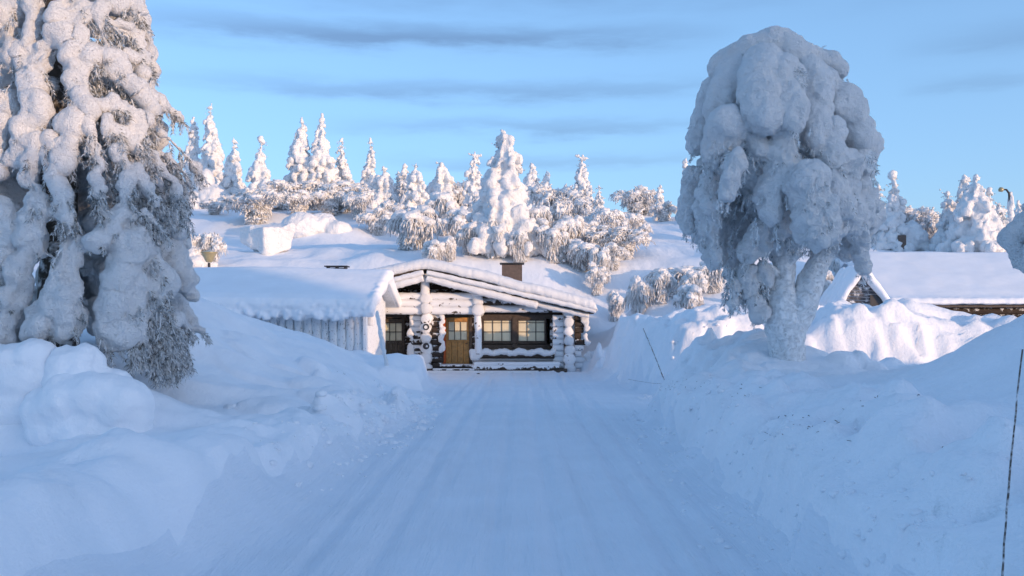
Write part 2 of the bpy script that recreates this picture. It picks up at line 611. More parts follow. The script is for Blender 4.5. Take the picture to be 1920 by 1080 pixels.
# behind the cabin and up the hill
xyz((-6, 42, 1.4), (0, 42, 1.2), (4.5, 38, 0.6), (6, 40, 1.6), (5, 35.5, 0.9), (8, 33, 1.6), (12, 33, 1.7), (18, 33, 1.7), (26, 33, 1.8), (11, 38, 2.0), (18, 40, 2.0), (30, 38, 2.5), (26, 47, 4.2), (18, 47, 4.0))
pp((1300, 560, 38.0), (1400, 575, 36.0), (1200, 560, 39), (1180, 500, 47.0), (1100, 505, 47.0), (1000, 505, 46), (850, 500, 46), (700, 500, 46), (500, 498, 46), (330, 498, 46), (100, 490, 46), (1300, 490, 47), (1450, 495, 47), (1600, 480, 50),
   (500, 476, 57), (300, 470, 58), (100, 460, 58), (650, 462, 58), (800, 470, 57), (950, 475, 56), (1100, 475, 57), (1250, 465, 58), (1400, 468, 58), (1700, 462, 58), (1900, 458, 58),
   (300, 415, 72), (500, 412, 72), (700, 415, 72), (900, 425, 72), (1100, 430, 72), (1250, 432, 72), (1450, 440, 72), (1700, 452, 72), (1900, 448, 72), (100, 410, 72),
   (100, 378, 90), (300, 380, 90), (500, 378, 90), (700, 378, 90), (900, 386, 90), (1100, 396, 90), (1300, 410, 90), (1500, 424, 90), (1700, 437, 90), (1900, 436, 90), (2300, 430, 90), (-400, 378, 90),
   (2300, 450, 72), (2300, 462, 58), (-400, 410, 72), (-400, 460, 58), (-400, 490, 46))
for xx in (-160, -90, -40, 0, 40, 90, 160):
    xyz((xx, 115, 13.5 - 0.02 * xx), (xx * 1.5, 170, 12.0), (xx * 2, 280, 6.0))
xyz((-60, -40, 2), (60, -40, 3), (-60, 5, 3), (60, 5, 4), (-90, 60, 9), (95, 60, 8), (-40, 30, 4), (45, 30, 3), (0, -60, 1), (-120, 5, 4), (120, 5, 4))
CP = np.array(cp)
_cc = 0.9
_d = np.sqrt(((CP[:, None, :2] - CP[None, :, :2]) ** 2).sum(-1) + _cc * _cc)
_n = len(CP)
_A = np.zeros((_n + 1, _n + 1))
_A[:_n, :_n] = _d - np.eye(_n) * 0.03
_A[:_n, _n] = 1
_A[_n, :_n] = 1
_W = np.linalg.solve(_A, np.append(CP[:, 2], 0))

FAR_BANK = [(3.15, 33.8), (3.25, 30), (3.5, 26.6), (3.7, 24.8), (4.3, 24.2), (9, 24.1), (16, 24.4), (30, 26.5), (30, 31), (18, 30.5), (9, 31), (6.5, 33.5)]
PLATFORM = [(-2.25, 24.8), (-2.35, 26.5), (-2.6, 29.6), (-5.6, 29.6), (-4.8, 24.9), (-3.4, 24.3)]
LUMPS = [  # X, Y, rx, ry, h
    
    (-2.75, 14.9, 0.34, 0.30, 0.24), (-3.1, 15.0, 0.4, 0.22, 0.2), (-2.1, 18.5, 0.28, 0.3, 0.24), (-1.85, 18.9, 0.16, 0.2, 0.14), (-2.35, 18.7, 0.2, 0.2, 0.2),
    (-2.35, 19.9, 0.3, 0.3, 0.15), (-2.5, 22.0, 0.4, 0.4, 0.25), (-3.8, 15.4, 0.6, 0.35, 0.16), (-4.8, 18.5, 0.9, 0.6, 0.12), (-3.6, 18.2, 0.6, 0.6, 0.12),
    (-3.2, 17.0, 0.5, 0.4, 0.16), (-5.2, 20.5, 0.9, 0.7, 0.25), (-4.0, 21.0, 0.6, 0.8, 0.2),
    (3.9, 19.7, 0.35, 0.4, 0.22), (4.4, 19.4, 0.3, 0.3, 0.16), (5.0, 19.1, 0.35, 0.3, 0.16), (5.5, 17.5, 0.9, 0.9, 0.16), (6.2, 17.3, 0.3, 0.3, 0.12), (6.6, 17.2, 0.25, 0.25, 0.14),
    (3.6, 31.8, 1.1, 1.2, 0.3), (3.0, 35.6, 0.5, 0.7, 0.5), (3.4, 36.5, 0.6, 0.7, 0.9), (6.6, 25.6, 0.9, 0.9, 0.3), (5.4, 26.2, 0.7, 0.8, 0.2), (10.5, 25.4, 1.2, 0.7, 0.18), (12.8, 25.2, 0.9, 0.6, 0.15),
    (2.9, 9.0, 0.3, 0.5, 0.12), (3.0, 11.6, 0.3, 0.4, 0.14), (3.2, 7.6, 0.3, 0.5, 0.18), (3.3, 14.0, 0.4, 0.5, 0.14), (3.6, 8.8, 0.35, 0.4, 0.16), (3.0, 6.2, 0.3, 0.4, 0.16),
]
SU = np.array([math.cos(SUN_AZ) * -1, math.sin(SUN_AZ)])      # across the sun direction
ST = np.array([-math.sin(SUN_AZ), -math.cos(SUN_AZ)])         # away from the sun
SHADE_RIDGE_U = [-40, -22, -12, -4, 0, 5, 9, 12, 14, 15.5, 18.4, 19.4, 19.9, 20.4, 30, 60]
SHADE_RIDGE_H = [3, 4, 8.5, 12.2, 13.0, 13.0, 13.0, 13.6, 15.0, 15.9, 15.9, 14.2, 9.0, 4.0, 3.0, 3.0]  # crest heights of the added ridge, shaped to set its shadow line
SHADE_RIDGE_T = -100.0


def ground_z(X, Y):
    X = np.asarray(X, dtype=np.float64)
    Y = np.asarray(Y, dtype=np.float64)
    sh = X.shape
    X = X.ravel()
    Y = Y.ravel()
    z = np.full(X.shape, _W[_n])
    for s in range(0, len(X), 20000):
        sl_ = slice(s, s + 20000)
        d = np.sqrt((X[sl_, None] - CP[None, :, 0]) ** 2 + (Y[sl_, None] - CP[None, :, 1]) ** 2 + _cc * _cc)
        z[sl_] += d @ _W[:_n]
    r2 = np.sqrt(X * X + (Y - 50) ** 2)
    z = z * (1 - sstep((r2 - 150) / 250)) + 2.0 * sstep((r2 - 150) / 250)
    P = np.stack([X, Y, np.zeros_like(X)], -1)
    n1 = fbm(P / 1.3, 3, 3)
    n2 = fbm(P / 0.35, 3, 11)
    # steep ploughed banks
    warp = n1 * 0.45 + n2 * 0.14
    sd = poly_sd(X, Y, FAR_BANK) + warp
    top = np.interp(X, [3.0, 3.6, 4.5, 6.5, 8.0, 9.0, 11, 14, 18, 26], [1.5, 1.95, 2.15, 2.15, 2.0, 2.4, 2.38, 2.08, 1.95, 1.8])
    wdt = np.interp(X, [4, 5.5, 8, 9, 12], [0.8, 1.1, 1.3, 1.7, 1.9])
    hb = top * (0.78 * sstep(sd / wdt) + 0.22 * sstep(sd / 3.2)) + n1 * 0.26 * sstep(sd / 1.0) + n2 * 0.10 * sstep(sd / 0.5)
    z = np.where(sd > 0, np.maximum(z, hb), z)
    mk = np.nonzero((sd > -0.2) & (Y < 34))[0]
    if len(mk):
        Q = np.stack([X[mk], Y[mk], z[mk]], -1)
        wq = sstep((sd[mk] + 0.2) / 0.5) * (1 - sstep((sd[mk] - 1.6) / 1.5) * 0.75)
        z[mk] += wq * (0.22 * (cellbump(Q / 0.75 + 0.4 * fbm(Q / 0.5, 2, 92)[:, None], 91) - 0.55) + 0.16 * fbm(Q / 0.3, 3, 94))
    sd = poly_sd(X, Y, PLATFORM) + warp * 0.25
    tp = 0.80 + 0.05 * (Y - 25) + 0.06 * n1
    z = np.where(sd > 0, np.maximum(z, tp * (0.8 * sstep(sd / 0.28) + 0.2 * sstep(sd / 0.9))), z)
    for lx, ly, rx, ry, h in LUMPS:
        d2 = ((X - lx) / rx) ** 2 + ((Y - ly) / ry) ** 2 + n2 * 0.9
        q = np.clip(1 - d2 / 1.7, 0, 1)
        z = z + h * (1 - (1 - q) ** 2.2) * sstep(q / 0.25)
    rd = poly_sd(X, Y, ROAD)
    off = sstep((-rd) / 0.9)
    drift = fbm(np.stack([X * 0.75 + Y * 0.35, Y * 0.9 - X * 0.3, X * 0], -1) / np.array([2.6, 1.1, 1]), 3, 61)
    rdg = 1 - np.abs(fbm(np.stack([X * 0.8 + Y * 0.5, Y - X * 0.5, X * 0], -1) / np.array([3.2, 1.5, 1]), 2, 67)) * 3
    nearf = np.where(Y < 34, 1.0, 0.55)
    z = z + off * nearf * (0.16 * n1 + 0.05 * n2 + 0.20 * drift + 0.05 * np.clip(rdg, 0, 1))
    z = z + sstep((Y - 43) / 6) * (0.75 * fbm(P / 6.0, 3, 71) + 0.3 * fbm(P / 2.2, 2, 75))
    # cut ploughed faces along the road edges
    cutw = np.where(X > 0, 0.58, 0.26) * np.where((Y < 20.5) & (Y > -30), 1.0, 0.0) * (1 - sstep((Y - 17.5) / 3))
    cw = (-rd) + 0.30 * n1 + 0.14 * n2
    z = z + cutw * (sstep(cw / 0.26) - sstep((cw - 0.55) / 2.6))
    # rough ploughed faces along the road edges
    edge = np.exp(-((rd + 0.75) / 0.5) ** 2) * np.where(Y < 22, 1.0, 0.3)
    e2 = np.exp(-((rd + 1.5) / 0.8) ** 2) * np.where((Y < 22) & (X > 0), 1.0, 0.25)
    z = z + edge * 0.20 * fbm(P / np.array([0.45, 0.8, 1]), 3, 21) + e2 * (0.36 * fbm(P / np.array([0.7, 0.8, 1]), 3, 27) + 0.10 * fbm(P / 0.2, 2, 28))
    mk = np.nonzero(((edge > 0.04) | (e2 > 0.04)) & (Y > 3) & (Y < 25))[0]
    if len(mk):
        Q = np.stack([X[mk], Y[mk], z[mk]], -1) + 0.12 * np.stack([n1[mk], n2[mk], n1[mk]], -1)
        cb = cellbump(Q / 0.40, 23)
        z[mk] += (edge[mk] * 0.15 + e2[mk] * 0.10) * (cb - 0.5) + e2[mk] * 0.05 * (cellbump(Q / 0.17, 25) - 0.5)
    onr = sstep((rd + 0.25) / 0.7)
    tr = np.zeros_like(X)
    for x0_, w_, d_ in ((-1.25, 0.10, 0.022), (-0.95, 0.06, 0.012), (0.35, 0.10, 0.018), (0.62, 0.05, 0.012), (1.25, 0.09, 0.022), (-0.3, 0.07, 0.014), (1.6, 0.08, 0.014), (-1.75, 0.09, 0.02)):
        xc = x0_ + 0.25 * fbm(P * np.array([0, 0.07, 0]) + x0_ * 9, 2, 81) + 0.012 * Y
        tr -= 2.7 * d_ * np.exp(-((X - xc) / w_) ** 2) - 1.1 * d_ * np.exp(-((np.abs(X - xc) - 1.9 * w_) / (0.6 * w_)) ** 2)
    ruts = tr + 0.010 * np.sin((X + 0.02 * Y) * 3.7 + 1.5 * fbm(P / np.array([3, 18, 1]), 2, 31)) + 0.016 * fbm(P * np.array([3.2, 0.10, 1]), 3, 33) + 0.010 * fbm(P * np.array([9.0, 0.25, 1]), 2, 35)
    yard = np.where(Y > 20, 0.03 * fbm(P * np.array([1.4, 1.2, 1]), 3, 41), 0)
    z = z * (1 - onr) + (ruts + yard + 0.01 * n1) * onr
    # unseen ridge behind the camera to the right, added to shade the foreground
    u = X * SU[0] + Y * SU[1]
    t = X * ST[0] + Y * ST[1]
    gg = np.exp(-((t - SHADE_RIDGE_T) / 12.0) ** 4)
    z = z * (1 - gg) + np.interp(u, SHADE_RIDGE_U, SHADE_RIDGE_H) * gg
    return z.reshape(sh)


def gz(x, y):
    return float(ground_z(np.array([x]), np.array([y]))[0])


def on_ground(px, py, y0=38.0, y1=100.0):
    """where the line of sight through px,py meets the snow"""
    Ys = np.linspace(y0, y1, 500)
    X = (px - 960) / F * Ys
    Z = CAMH + (HORY - py) / F * Ys
    g = ground_z(X, Ys)
    hit = np.nonzero(Z <= g)[0]
    i = hit[0] if len(hit) else len(Ys) - 40
    return X[i], Ys[i], g[i]


def axis(lo, hi, step, far_lo, far_hi, growth):
    a = list(np.arange(lo, hi + 1e-6, step))
    s = step
    while a[-1] < far_hi:
        s *= growth
        a.append(a[-1] + s)
    s = step
    b = []
    x = lo
    while x > far_lo:
        s *= growth
        x -= s
        b.append(x)
    return np.array(b[::-1] + a)


gx = axis(-9.5, 9.5, 0.075, -1500, 1500, 1.045)
gy = axis(5.0, 34.0, 0.075, -400, 2500, 1.035)
GX, GY = np.meshgrid(gx, gy)
GZ = ground_z(GX, GY)
nx, ny = len(gx), len(gy)
idx = np.arange(nx * ny).reshape(ny, nx)
quads = np.stack([idx[:-1, :-1], idx[:-1, 1:], idx[1:, 1:], idx[1:, :-1]], -1).reshape(-1, 4)
GV = np.stack([GX.ravel(), GY.ravel(), GZ.ravel()], -1)
fc = GV[quads].mean(1)
frd = poly_sd(fc[:, 0], fc[:, 1], ROAD)
is_road = frd > -0.12
is_far = (fc[:, 1] > 44) & ~is_road
is_fb = ~is_road & ~is_far & (poly_sd(fc[:, 0], fc[:, 1], FAR_BANK) > -0.8)
is_rb = ~is_road & ~is_far & ~is_fb & (fc[:, 0] > 0) & (fc[:, 0] < 9) & (fc[:, 1] < 21) & (fc[:, 1] > -40)
is_lb = ~is_road & ~is_far & (fc[:, 0] < 0) & (fc[:, 0] > -10) & (fc[:, 1] < 30) & (fc[:, 1] > 14.5)
is_gr = ~(is_road | is_far | is_fb | is_rb | is_lb)


def sub_mesh(name, mask, mat):
    q = quads[mask]
    used, inv = np.unique(q, return_inverse=True)
    o = link(name, make_mesh(name, GV[used], inv.reshape(-1, 4), mat))
    o['kind'] = 'structure'
    return o


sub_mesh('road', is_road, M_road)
sub_mesh('hillside', is_far, M_ground)
sub_mesh('far_snow_bank', is_fb, M_bank)
sub_mesh('right_snow_bank', is_rb, M_bank)
sub_mesh('left_snow_bank', is_lb, M_ground)
sub_mesh('ground', is_gr, M_ground)


# ------------------------------------------------------------------ log cabin
def log_mesh(p0, p1, r, amp=0.012, seed=0, sides=12, seg=0.09, squash=1.0):
    """round log with frosted, slightly uneven skin; rounded ends"""
    p0, p1 = Vector(p0), Vector(p1)
    L = (p1 - p0).length
    n = max(3, min(60, int(L / seg)))
    ts = [0.0] + list(np.linspace(min(0.03, L * 0.1), L - min(0.03, L * 0.1), n)) + [L]
    pts = [p0 + (p1 - p0) * (t / L) for t in ts]
    rad = [r * 0.86] + [r] * n + [r * 0.86]
    V, Fc = tube_geo(pts, rad, sides)
    V = np.array([v[:] for v in V])
    ax = np.array(((p1 - p0) / L)[:])
    ctr = np.array(p0[:])
    rel = V - ctr
    rad_v = rel - np.outer(rel @ ax, ax)
    nn = rad_v / np.maximum(np.linalg.norm(rad_v, axis=1), 1e-6)[:, None]
    d = amp * (fbm(V / 0.11, 2, seed) * 1.4 + 0.8 * fbm(V / 0.5, 2, seed + 5))
    V = V + nn * d[:, None]
    return V, Fc


def log(parent, p0, p1, r, mat, amp=0.012, seed=0, name='log', sides=12):
    V, Fc = log_mesh(p0, p1, r, amp, seed, sides)
    return link(name, make_mesh(name, V, Fc, mat), parent)


rng = random.Random(4)
YB = 37.4     # back wall of the porch
YF = 36.35    # front plane of the porch


def wx(px, Y):
    return (px - 960) / F * Y


def wz(py, Y):
    return CAMH + (HORY - py) / F * Y


cabin = thing('log_cabin', 'dark log cabin with a low frosted gable roof at the end of the road', 'cabin', (0, 0, 0))
XR_, ZR_ = wx(797, 36.0), wz(503, 36.0)     # ridge of the front gable (underside of the snow)
SLOPE = 0.262
# openings in the back wall: px0, px1, py_top, py_bottom
OPEN = [(640, 692, 608, 660), (714, 760, 596, 720), (827, 885, 592, 720), (901, 1031, 596, 652)]
OP = [(wx(a, YB), wx(b, YB), wz(d, YB), wz(c, YB)) for a, b, c, d in OPEN]
X0, X1 = wx(480, YB), wx(1060, YB)
row = 0
z = 0.14
while z < ZR_ - 0.15:
    half = (ZR_ - 0.12 - z) / SLOPE
    a, b = max(X0, XR_ - half), min(X1, XR_ + half)
    segs = [(a, b)]
    for o0, o1, q0, q1 in OP:
        if q0 - 0.1 < z < q1 + 0.06:
            ns = []
            for s0, s1 in segs:
                if o1 <= s0 or o0 >= s1:
                    ns.append((s0, s1))
                else:
                    if o0 - s0 > 0.08:
                        ns.append((s0, o0))
                    if s1 - o1 > 0.08:
                        ns.append((o1, s1))
            segs = ns
    for s0, s1 in segs:
        if s1 < wx(600, YB):
            m = M_log_lo
        elif z < 0.5:
            m = M_log_hi if s0 > wx(880, YB) else M_log_mid
        elif s0 > wx(1020, YB):
            m = M_log_mid
        elif wx(750, YB) < s0 and s1 < wx(800, YB) + 0.4 and z < 2.0:
            m = M_log_mid
        else:
            m = M_log_lo
        log(cabin, (s0, YB, z), (s1, YB, z), 0.148, m, 0.010, row * 7 + 1)
    row += 1
    z += 0.268
# tie logs across the front, thick with frost (left of the middle column and between the columns)
for k, py in enumerate((555.5, 569, 582.5)):
    zc = wz(py, YF)
    log(cabin, (wx(560, YF), YF + 0.1, zc), (wx(792, YF), YF + 0.1, zc), 0.15, M_log_hi, 0.016, 40 + k)
    log(cabin, (wx(806, YF), YF + 0.1, zc), (wx(888, YF), YF + 0.1, zc), 0.15, M_log_hi, 0.016, 50 + k)
for k, (py, m, a, b) in enumerate(((552, M_log_lo, 903, 985), (566, M_log_mid, 903, 1040), (579, M_log_hi, 905, 1058))):
    zc = wz(py, YF + 0.35)
    log(cabin, (wx(a, YF), YF + 0.35, zc), (wx(b, YF), YF + 0.35, zc), 0.145, m, 0.014, 60 + k)
# columns of stacked log ends
def stack(px, py0, py1, r, n, seed, mats):
    z0, z1 = wz(py1, YF), wz(py0, YF)
    for k in range(n):
        zc = z0 + (z1 - z0) * (k + 0.5) / n
        x = wx(px, YF) + rng.uniform(-0.02, 0.02)
        log(cabin, (x, YF - 0.12 + rng.uniform(-0.06, 0.04), zc), (x, YB + 0.3, zc), r * rng.uniform(0.84, 1.1), mats[k % len(mats)], 0.055, seed + k * 3, 'log_end', 16)


stack(799, 550, 700, 0.225, 8, 100, [M_fuzz, M_fuzz, M_log_hi])
stack(896, 538, 590, 0.24, 3, 130, [M_fuzz])
stack(1067, 578, 700, 0.22, 7, 150, [M_fuzz, M_log_hi, M_fuzz])
log(cabin, (wx(797, YF), YF, wz(552, YF)), (wx(797, YF), YF, wz(513, YF)), 0.17, M_fuzz, 0.03, 170, 'post')
log(cabin, (wx(897, YF), YF + 0.02, wz(664, YF)), (wx(896, YF), YF + 0.02, wz(588, YF)), 0.135, M_log_hi, 0.02, 171, 'post')
log(cabin, (wx(698, YF), YF - 0.1, wz(668, YF)), (wx(698, YF), YF - 0.1, wz(580, YF)), 0.14, M_fuzz, 0.02, 172, 'post')
# short walls beside the columns (log courses seen end on, frosted edges)
for k in range(9):
    zc = 0.2 + k * 0.235
    for (a, b, m, yy) in ((768, 790, M_log_hi if k > 5 else M_log_mid, YF + 0.35), (809, 829 + 3 * math.sin(k), M_log_lo if k < 7 else M_log_mid, YF + 0.35), (1036, 1057, M_log_hi, YF + 0.3), (1077, 1094 + 5 * math.sin(k * 2.1), M_log_lo if k > 3 else M_log_hi, YF + 0.35)):
        log(cabin, (wx(a, yy), yy, zc), (wx(b, yy), yy, zc), 0.125, m, 0.016, 200 + k * 5 + int(a))
# frost fringe on the right corner and beside the doors
for (px, pyt, pyb, w, sd_) in ((1097, 592, 690, 5, 1), (829, 588, 660, 4, 2), (770, 600, 690, 4, 3)):
    bl = []
    rr = random.Random(sd_)
    for k in range(34):
        q = rr.random()
        py = pyt + (pyb - pyt) * q
        v = at(px + rr.uniform(-w, w) + (6 * q if px == 1097 else 0), py, YF + 0.18)
        s = rr.uniform(0.05, 0.12)
        bl.append((v.x, v.y, v.z, s, s * 0.8, s * rr.uniform(0.8, 1.5)))
    link('frost', snow_blob_mesh('frost', bl, 0.04, M_fuzz, 1, ((0.08, 0.02, 'c'),), 1, sd_), cabin)


def glazed(parent, x0, x1, z0, z1, Y, cols, rows, strip, mf):
    """panes with muntins between; strip = extra thin top row"""
    zs = list(np.linspace(z0, z1 - strip, rows + 1)) + ([z1] if strip > 0 else [])
    xs = list(np.linspace(x0, x1, cols + 1))
    for i in range(cols):
        for j in range(len(zs) - 1):
            g = Geo()
            g.box(xs[i] + 0.012, xs[i + 1] - 0.012, Y, Y + 0.02, zs[j] + 0.012, zs[j + 1] - 0.012)
            g.build('pane', M_pane, parent)
    for i in range(1, cols):
        box_obj('muntin', xs[i] - 0.014, xs[i] + 0.014, Y - 0.03, Y + 0.012, z0, z1, mf, parent, 0.004)
    for j in range(1, len(zs) - 1):
        box_obj('muntin', x0, x1, Y - 0.026, Y + 0.010, zs[j] - 0.014, zs[j] + 0.014, mf, parent, 0.004)


def part_empty(name, parent, label=None):
    o = bpy.data.objects.new(name, None)
    o.empty_display_size = 0.1
    C.objects.link(o)
    o.parent = parent
    if label:
        o['label'] = label
    return o


def door(px0, px1, pyt, pyb, gl, mat, jamb, label):
    """gl: glass px0,px1,pyt,pyb"""
    Y = YB - 0.02
    d = part_empty('door', cabin, label)
    x0, x1, z1, z0 = wx(px0, Y), wx(px1, Y), wz(pyt, Y), wz(pyb, Y)
    a0, a1, b1, b0 = wx(gl[0], Y), wx(gl[1], Y), wz(gl[2], Y), wz(gl[3], Y)
    box_obj('jamb', x0 - 0.12, x0, Y - 0.10, Y + 0.1, z0, z1 + 0.02, jamb, d)
    box_obj('jamb', x1, x1 + 0.12, Y - 0.10, Y + 0.1, z0, z1 + 0.02, M_wood_d, d)
    box_obj('lintel', x0 - 0.2, x1 + 0.2, Y - 0.11, Y + 0.1, z1 + 0.022, z1 + 0.22, M_wood_d, d)
    box_obj('stile', x0 + 0.003, a0, Y - 0.03, Y + 0.05, b0 + 0.003, z1, mat, d)
    box_obj('stile', a1, x1 - 0.003, Y - 0.03, Y + 0.05, b0 + 0.003, z1, mat, d)
    box_obj('rail', a0 + 0.002, a1 - 0.002, Y - 0.03, Y + 0.05, b1, z1, mat, d)
    box_obj('rail', x0 + 0.003, x1 - 0.003, Y - 0.035, Y + 0.05, b0 - 0.07, b0, mat, d)
    n = 4
    for k in range(n):
        u0 = x0 + 0.003 + (x1 - x0 - 0.006) * k / n
        u1 = x0 + 0.003 + (x1 - x0 - 0.006) * (k + 1) / n
        box_obj('plank', u0 + 0.004, u1 - 0.004, Y - 0.02, Y + 0.05, z0, b0 - 0.073, mat, d, 0.01)
    glazed(d, a0, a1, b0, b1, Y - 0.01, 3, 2, 0.0, M_wood_d)
    g = Geo()
    zz = b0 - 0.14
    g.tube([(x1 - 0.07, Y - 0.03, zz), (x1 - 0.07, Y - 0.08, zz), (x1 - 0.17, Y - 0.085, zz)], 0.012, 6)
    g.build('handle', M_black, d)
    return d


door(719, 754, 598, 692, (718.5 + 1, 753.5, 606, 639), M_door_w, M_wood_d, 'weathered brown plank door with six small panes, half hidden by snow')
door(836, 880, 595, 684, (841, 875.5, 603.5, 637.5), M_door_o, M_jamb_o, 'varnished orange plank door with six small panes')


def window(px0, px1, pyt, pyb, cols, label=None):
    Y = YB - 0.04
    w = part_empty('window', cabin, label)
    x0, x1, z1, z0 = wx(px0, Y), wx(px1, Y), wz(pyt, Y), wz(pyb, Y)
    fr = 0.07
    box_obj('frame', x0 - fr, x0, Y - 0.08, Y + 0.08, z0 - fr, z1 + fr, M_wood_d, w)
    box_obj('frame', x1, x1 + fr, Y - 0.08, Y + 0.08, z0 - fr, z1 + fr, M_wood_d, w)
    box_obj('frame', x0 + 0.002, x1 - 0.002, Y - 0.08, Y + 0.08, z1, z1 + fr, M_wood_d, w)
    box_obj('frame', x0 + 0.002, x1 - 0.002, Y - 0.08, Y + 0.08, z0 - fr, z0, M_wood_d, w)
    box_obj('sill', x0 - fr - 0.04, x1 + fr + 0.04, Y - 0.16, Y - 0.083, z0 - fr - 0.03, z0 - fr + 0.02, M_wood_d, w)
    glazed(w, x0, x1, z0, z1, Y, cols, 2, 0.09, M_wood_d)


window(907, 958, 601, 639.5, 3, 'window beside the orange door')
window(972, 1021, 601, 639.5, 3, 'window nearer the right corner of the cabin')
window(655, 688.5, 611, 643, 3)
box_obj('mullion_post', wx(960.5, YB), wx(969.5, YB), YB - 0.16, YB + 0.05, wz(652, YB), wz(594, YB), M_wood_d, cabin)
box_obj('apron_board', wx(904, YB), wx(1031, YB), YB - 0.13, YB + 0.0, wz(655, YB), wz(645.5, YB), M_wood_d, cabin)
box_obj('lintel_board', wx(900, YB), wx(1036, YB), YB - 0.14, YB + 0.02, wz(598, YB), wz(590, YB), M_wood_d, cabin)
# snow-loaded rail in front of the windows, sill logs and steps
log(cabin, (wx(890, YF), YF + 0.15, wz(668, YF)), (wx(1040, YF), YF + 0.15, wz(668, YF)), 0.10, M_log_lo, 0.01, 300, 'rail')
bl = []
rr = random.Random(9)
for k in range(60):
    px = 886 + 152 * k / 59
    v = at(px, 661 + 2 * math.sin(k * 0.5) + rr.uniform(-1.5, 1.5), YF + 0.12)
    bl.append((v.x, v.y, v.z, 0.13, 0.17, rr.uniform(0.10, 0.17)))
for k in range(14):
    v = at(884 + rr.uniform(0, 16), 658 + rr.uniform(0, 14), YF + 0.05)
    bl.append((v.x, v.y, v.z, 0.13, 0.14, 0.13))
link('rail_snow', snow_blob_mesh('rail_snow', bl, 0.05, M_fuzz, 2, ((0.12, 0.03, 'c'),), 1, 5), cabin)
for k, (py, a, b, m) in enumerate(((683, 888, 1050, M_log_hi), (690, 884, 1048, M_log_mid))):
    log(cabin, (wx(a, YF), YF - 0.02 - 0.1 * k, wz(py, YF)), (wx(b, YF), YF - 0.02 - 0.1 * k, wz(py, YF)), 0.10, m, 0.012, 310 + k)
box_obj('step', wx(824, YF), wx(893, YF), YF + 0.1, YB - 0.16, wz(688, YF), wz(684, YF), M_log_mid, cabin, 0.02)
box_obj('step', wx(812, YF), wx(900, YF), YF - 0.25, YF + 0.09, wz(695, YF), wz(690.5, YF), M_log_mid, cabin, 0.02)
box_obj('step', wx(802, 36), wx(1010, 36), YF - 0.7, YF - 0.27, -0.06, 0.045, M_log_hi, cabin, 0.02)
box_obj('floor', X0, X1, YF - 0.2, YB + 0.2, -0.1, wz(690.8, YF), M_wood_d, cabin, 0.02)
# round plaques on the middle column
for py, nm in ((613, 0), (649, 1)):
    c = at(799, py, YF - 0.20)
    p = Geo()
    p.tube([(c.x, c.y, c.z), (c.x, c.y - 0.05, c.z)], 0.125, 20)
    po = p.build('plaque', M_black, cabin)
    q = Geo()
    off = -0.01 if nm == 0 else 0.035
    q.tube([(c.x + off, c.y - 0.05, c.z - 0.01), (c.x + off, c.y - 0.085, c.z - 0.01)], [0.07, 0.06], 14) if nm == 0 else q.tube([(c.x + off, c.y - 0.05, c.z + 0.03), (c.x + off, c.y - 0.08, c.z - 0.03)], [0.03, 0.045], 10)
    q.build('frost', M_fuzz, po)
# roof: deck, barge logs and the frosted snow edge
YR0, YR1 = 35.75, 47.0
HL = wx(1114, YR0) - XR_
g = Geo()
for sgn in (-1, 1):
    xe = XR_ + sgn * HL
    ze = ZR_ - SLOPE * HL
    V = [(XR_, YR0 + 0.1, ZR_ - 0.06), (xe, YR0 + 0.1, ze - 0.06), (xe, YR1, ze - 0.06), (XR_, YR1, ZR_ - 0.06),
         (XR_, YR0 + 0.1, ZR_ + 0.06), (xe, YR0 + 0.1, ze + 0.06), (xe, YR1, ze + 0.06), (XR_, YR1, ZR_ + 0.06)]
    g.add(V, [(0, 1, 2, 3), (7, 6, 5, 4), (0, 4, 5, 1), (1, 5, 6, 2), (2, 6, 7, 3), (3, 7, 4, 0)])
roof = g.build('roof', M_wood_d, cabin)
nseg = 260
V = []
Fq = []
prof = [(-0.02, -0.02), (-0.16, 0.02), (-0.20, 0.14), (-0.16, 0.27), (-0.03, 0.36), (0.2, 0.40), (0.7, 0.42), (2.5, 0.42), (6, 0.42), (YR1 - YR0 + 0.1, 0.40), (YR1 - YR0 + 0.1, 0.0)]
for i in range(nseg + 1):
    s = -1 + 2 * i / nseg
    x = XR_ + s * (HL + 0.12)
    zb = ZR_ - SLOPE * math.sqrt((s * HL) ** 2 + 0.05)
    endt = min(1.0, max(0.0, (1 - abs(s)) / 0.025)) ** 0.5
    for (py_, pz_) in prof:
        V.append((x, YR0 + 0.05 + py_, zb + 0.07 + pz_ * (0.25 + 0.75 * endt)))
k = len(prof)
for i in range(nseg):
    for j in range(k - 1):
        Fq.append((i * k + j, i * k + j + 1, (i + 1) * k + j + 1, (i + 1) * k + j))
Fq.append(tuple(range(k))[::-1])
Fq.append(tuple(range(nseg * k, nseg * k + k)))
V = np.array(V)
fr = V[:, 1] < YR0 + 1.2
V[:, 1] -= fr * 0.05 * (fbm(V / 0.09, 2, 77))
V[:, 2] += fr * 0.03 * (fbm(V / 0.10, 2, 79))
V[:, 2] += 0.09 * fbm(V / np.array([1.1, 3, 3]), 2, 78) * (V[:, 2] > -10)
link('snow', make_mesh('snow', V, Fq, M_fuzz), roof)
for sgn, pts in ((1, ((800, 521), (1008, 573))), (-1, ((794, 521), (560, 580)))):
    a = at(*pts[0], YR0 + 0.12)
    b = at(*pts[1], YR0 + 0.12)
    log(cabin, a, b, 0.155, M_fuzz, 0.035, 400 + sgn, 'barge_log', 14)
log(cabin, at(1006, 570, YR0 + 0.3), at(1104, 592, YR0 + 0.3), 0.10, M_fuzz, 0.03, 410, 'barge_log', 12)
log(cabin, at(800, 510.5, YR0 - 0.02), at(1118, 583, YR0 - 0.02), 0.10, M_fuzz, 0.03, 411, 'barge_log', 12)
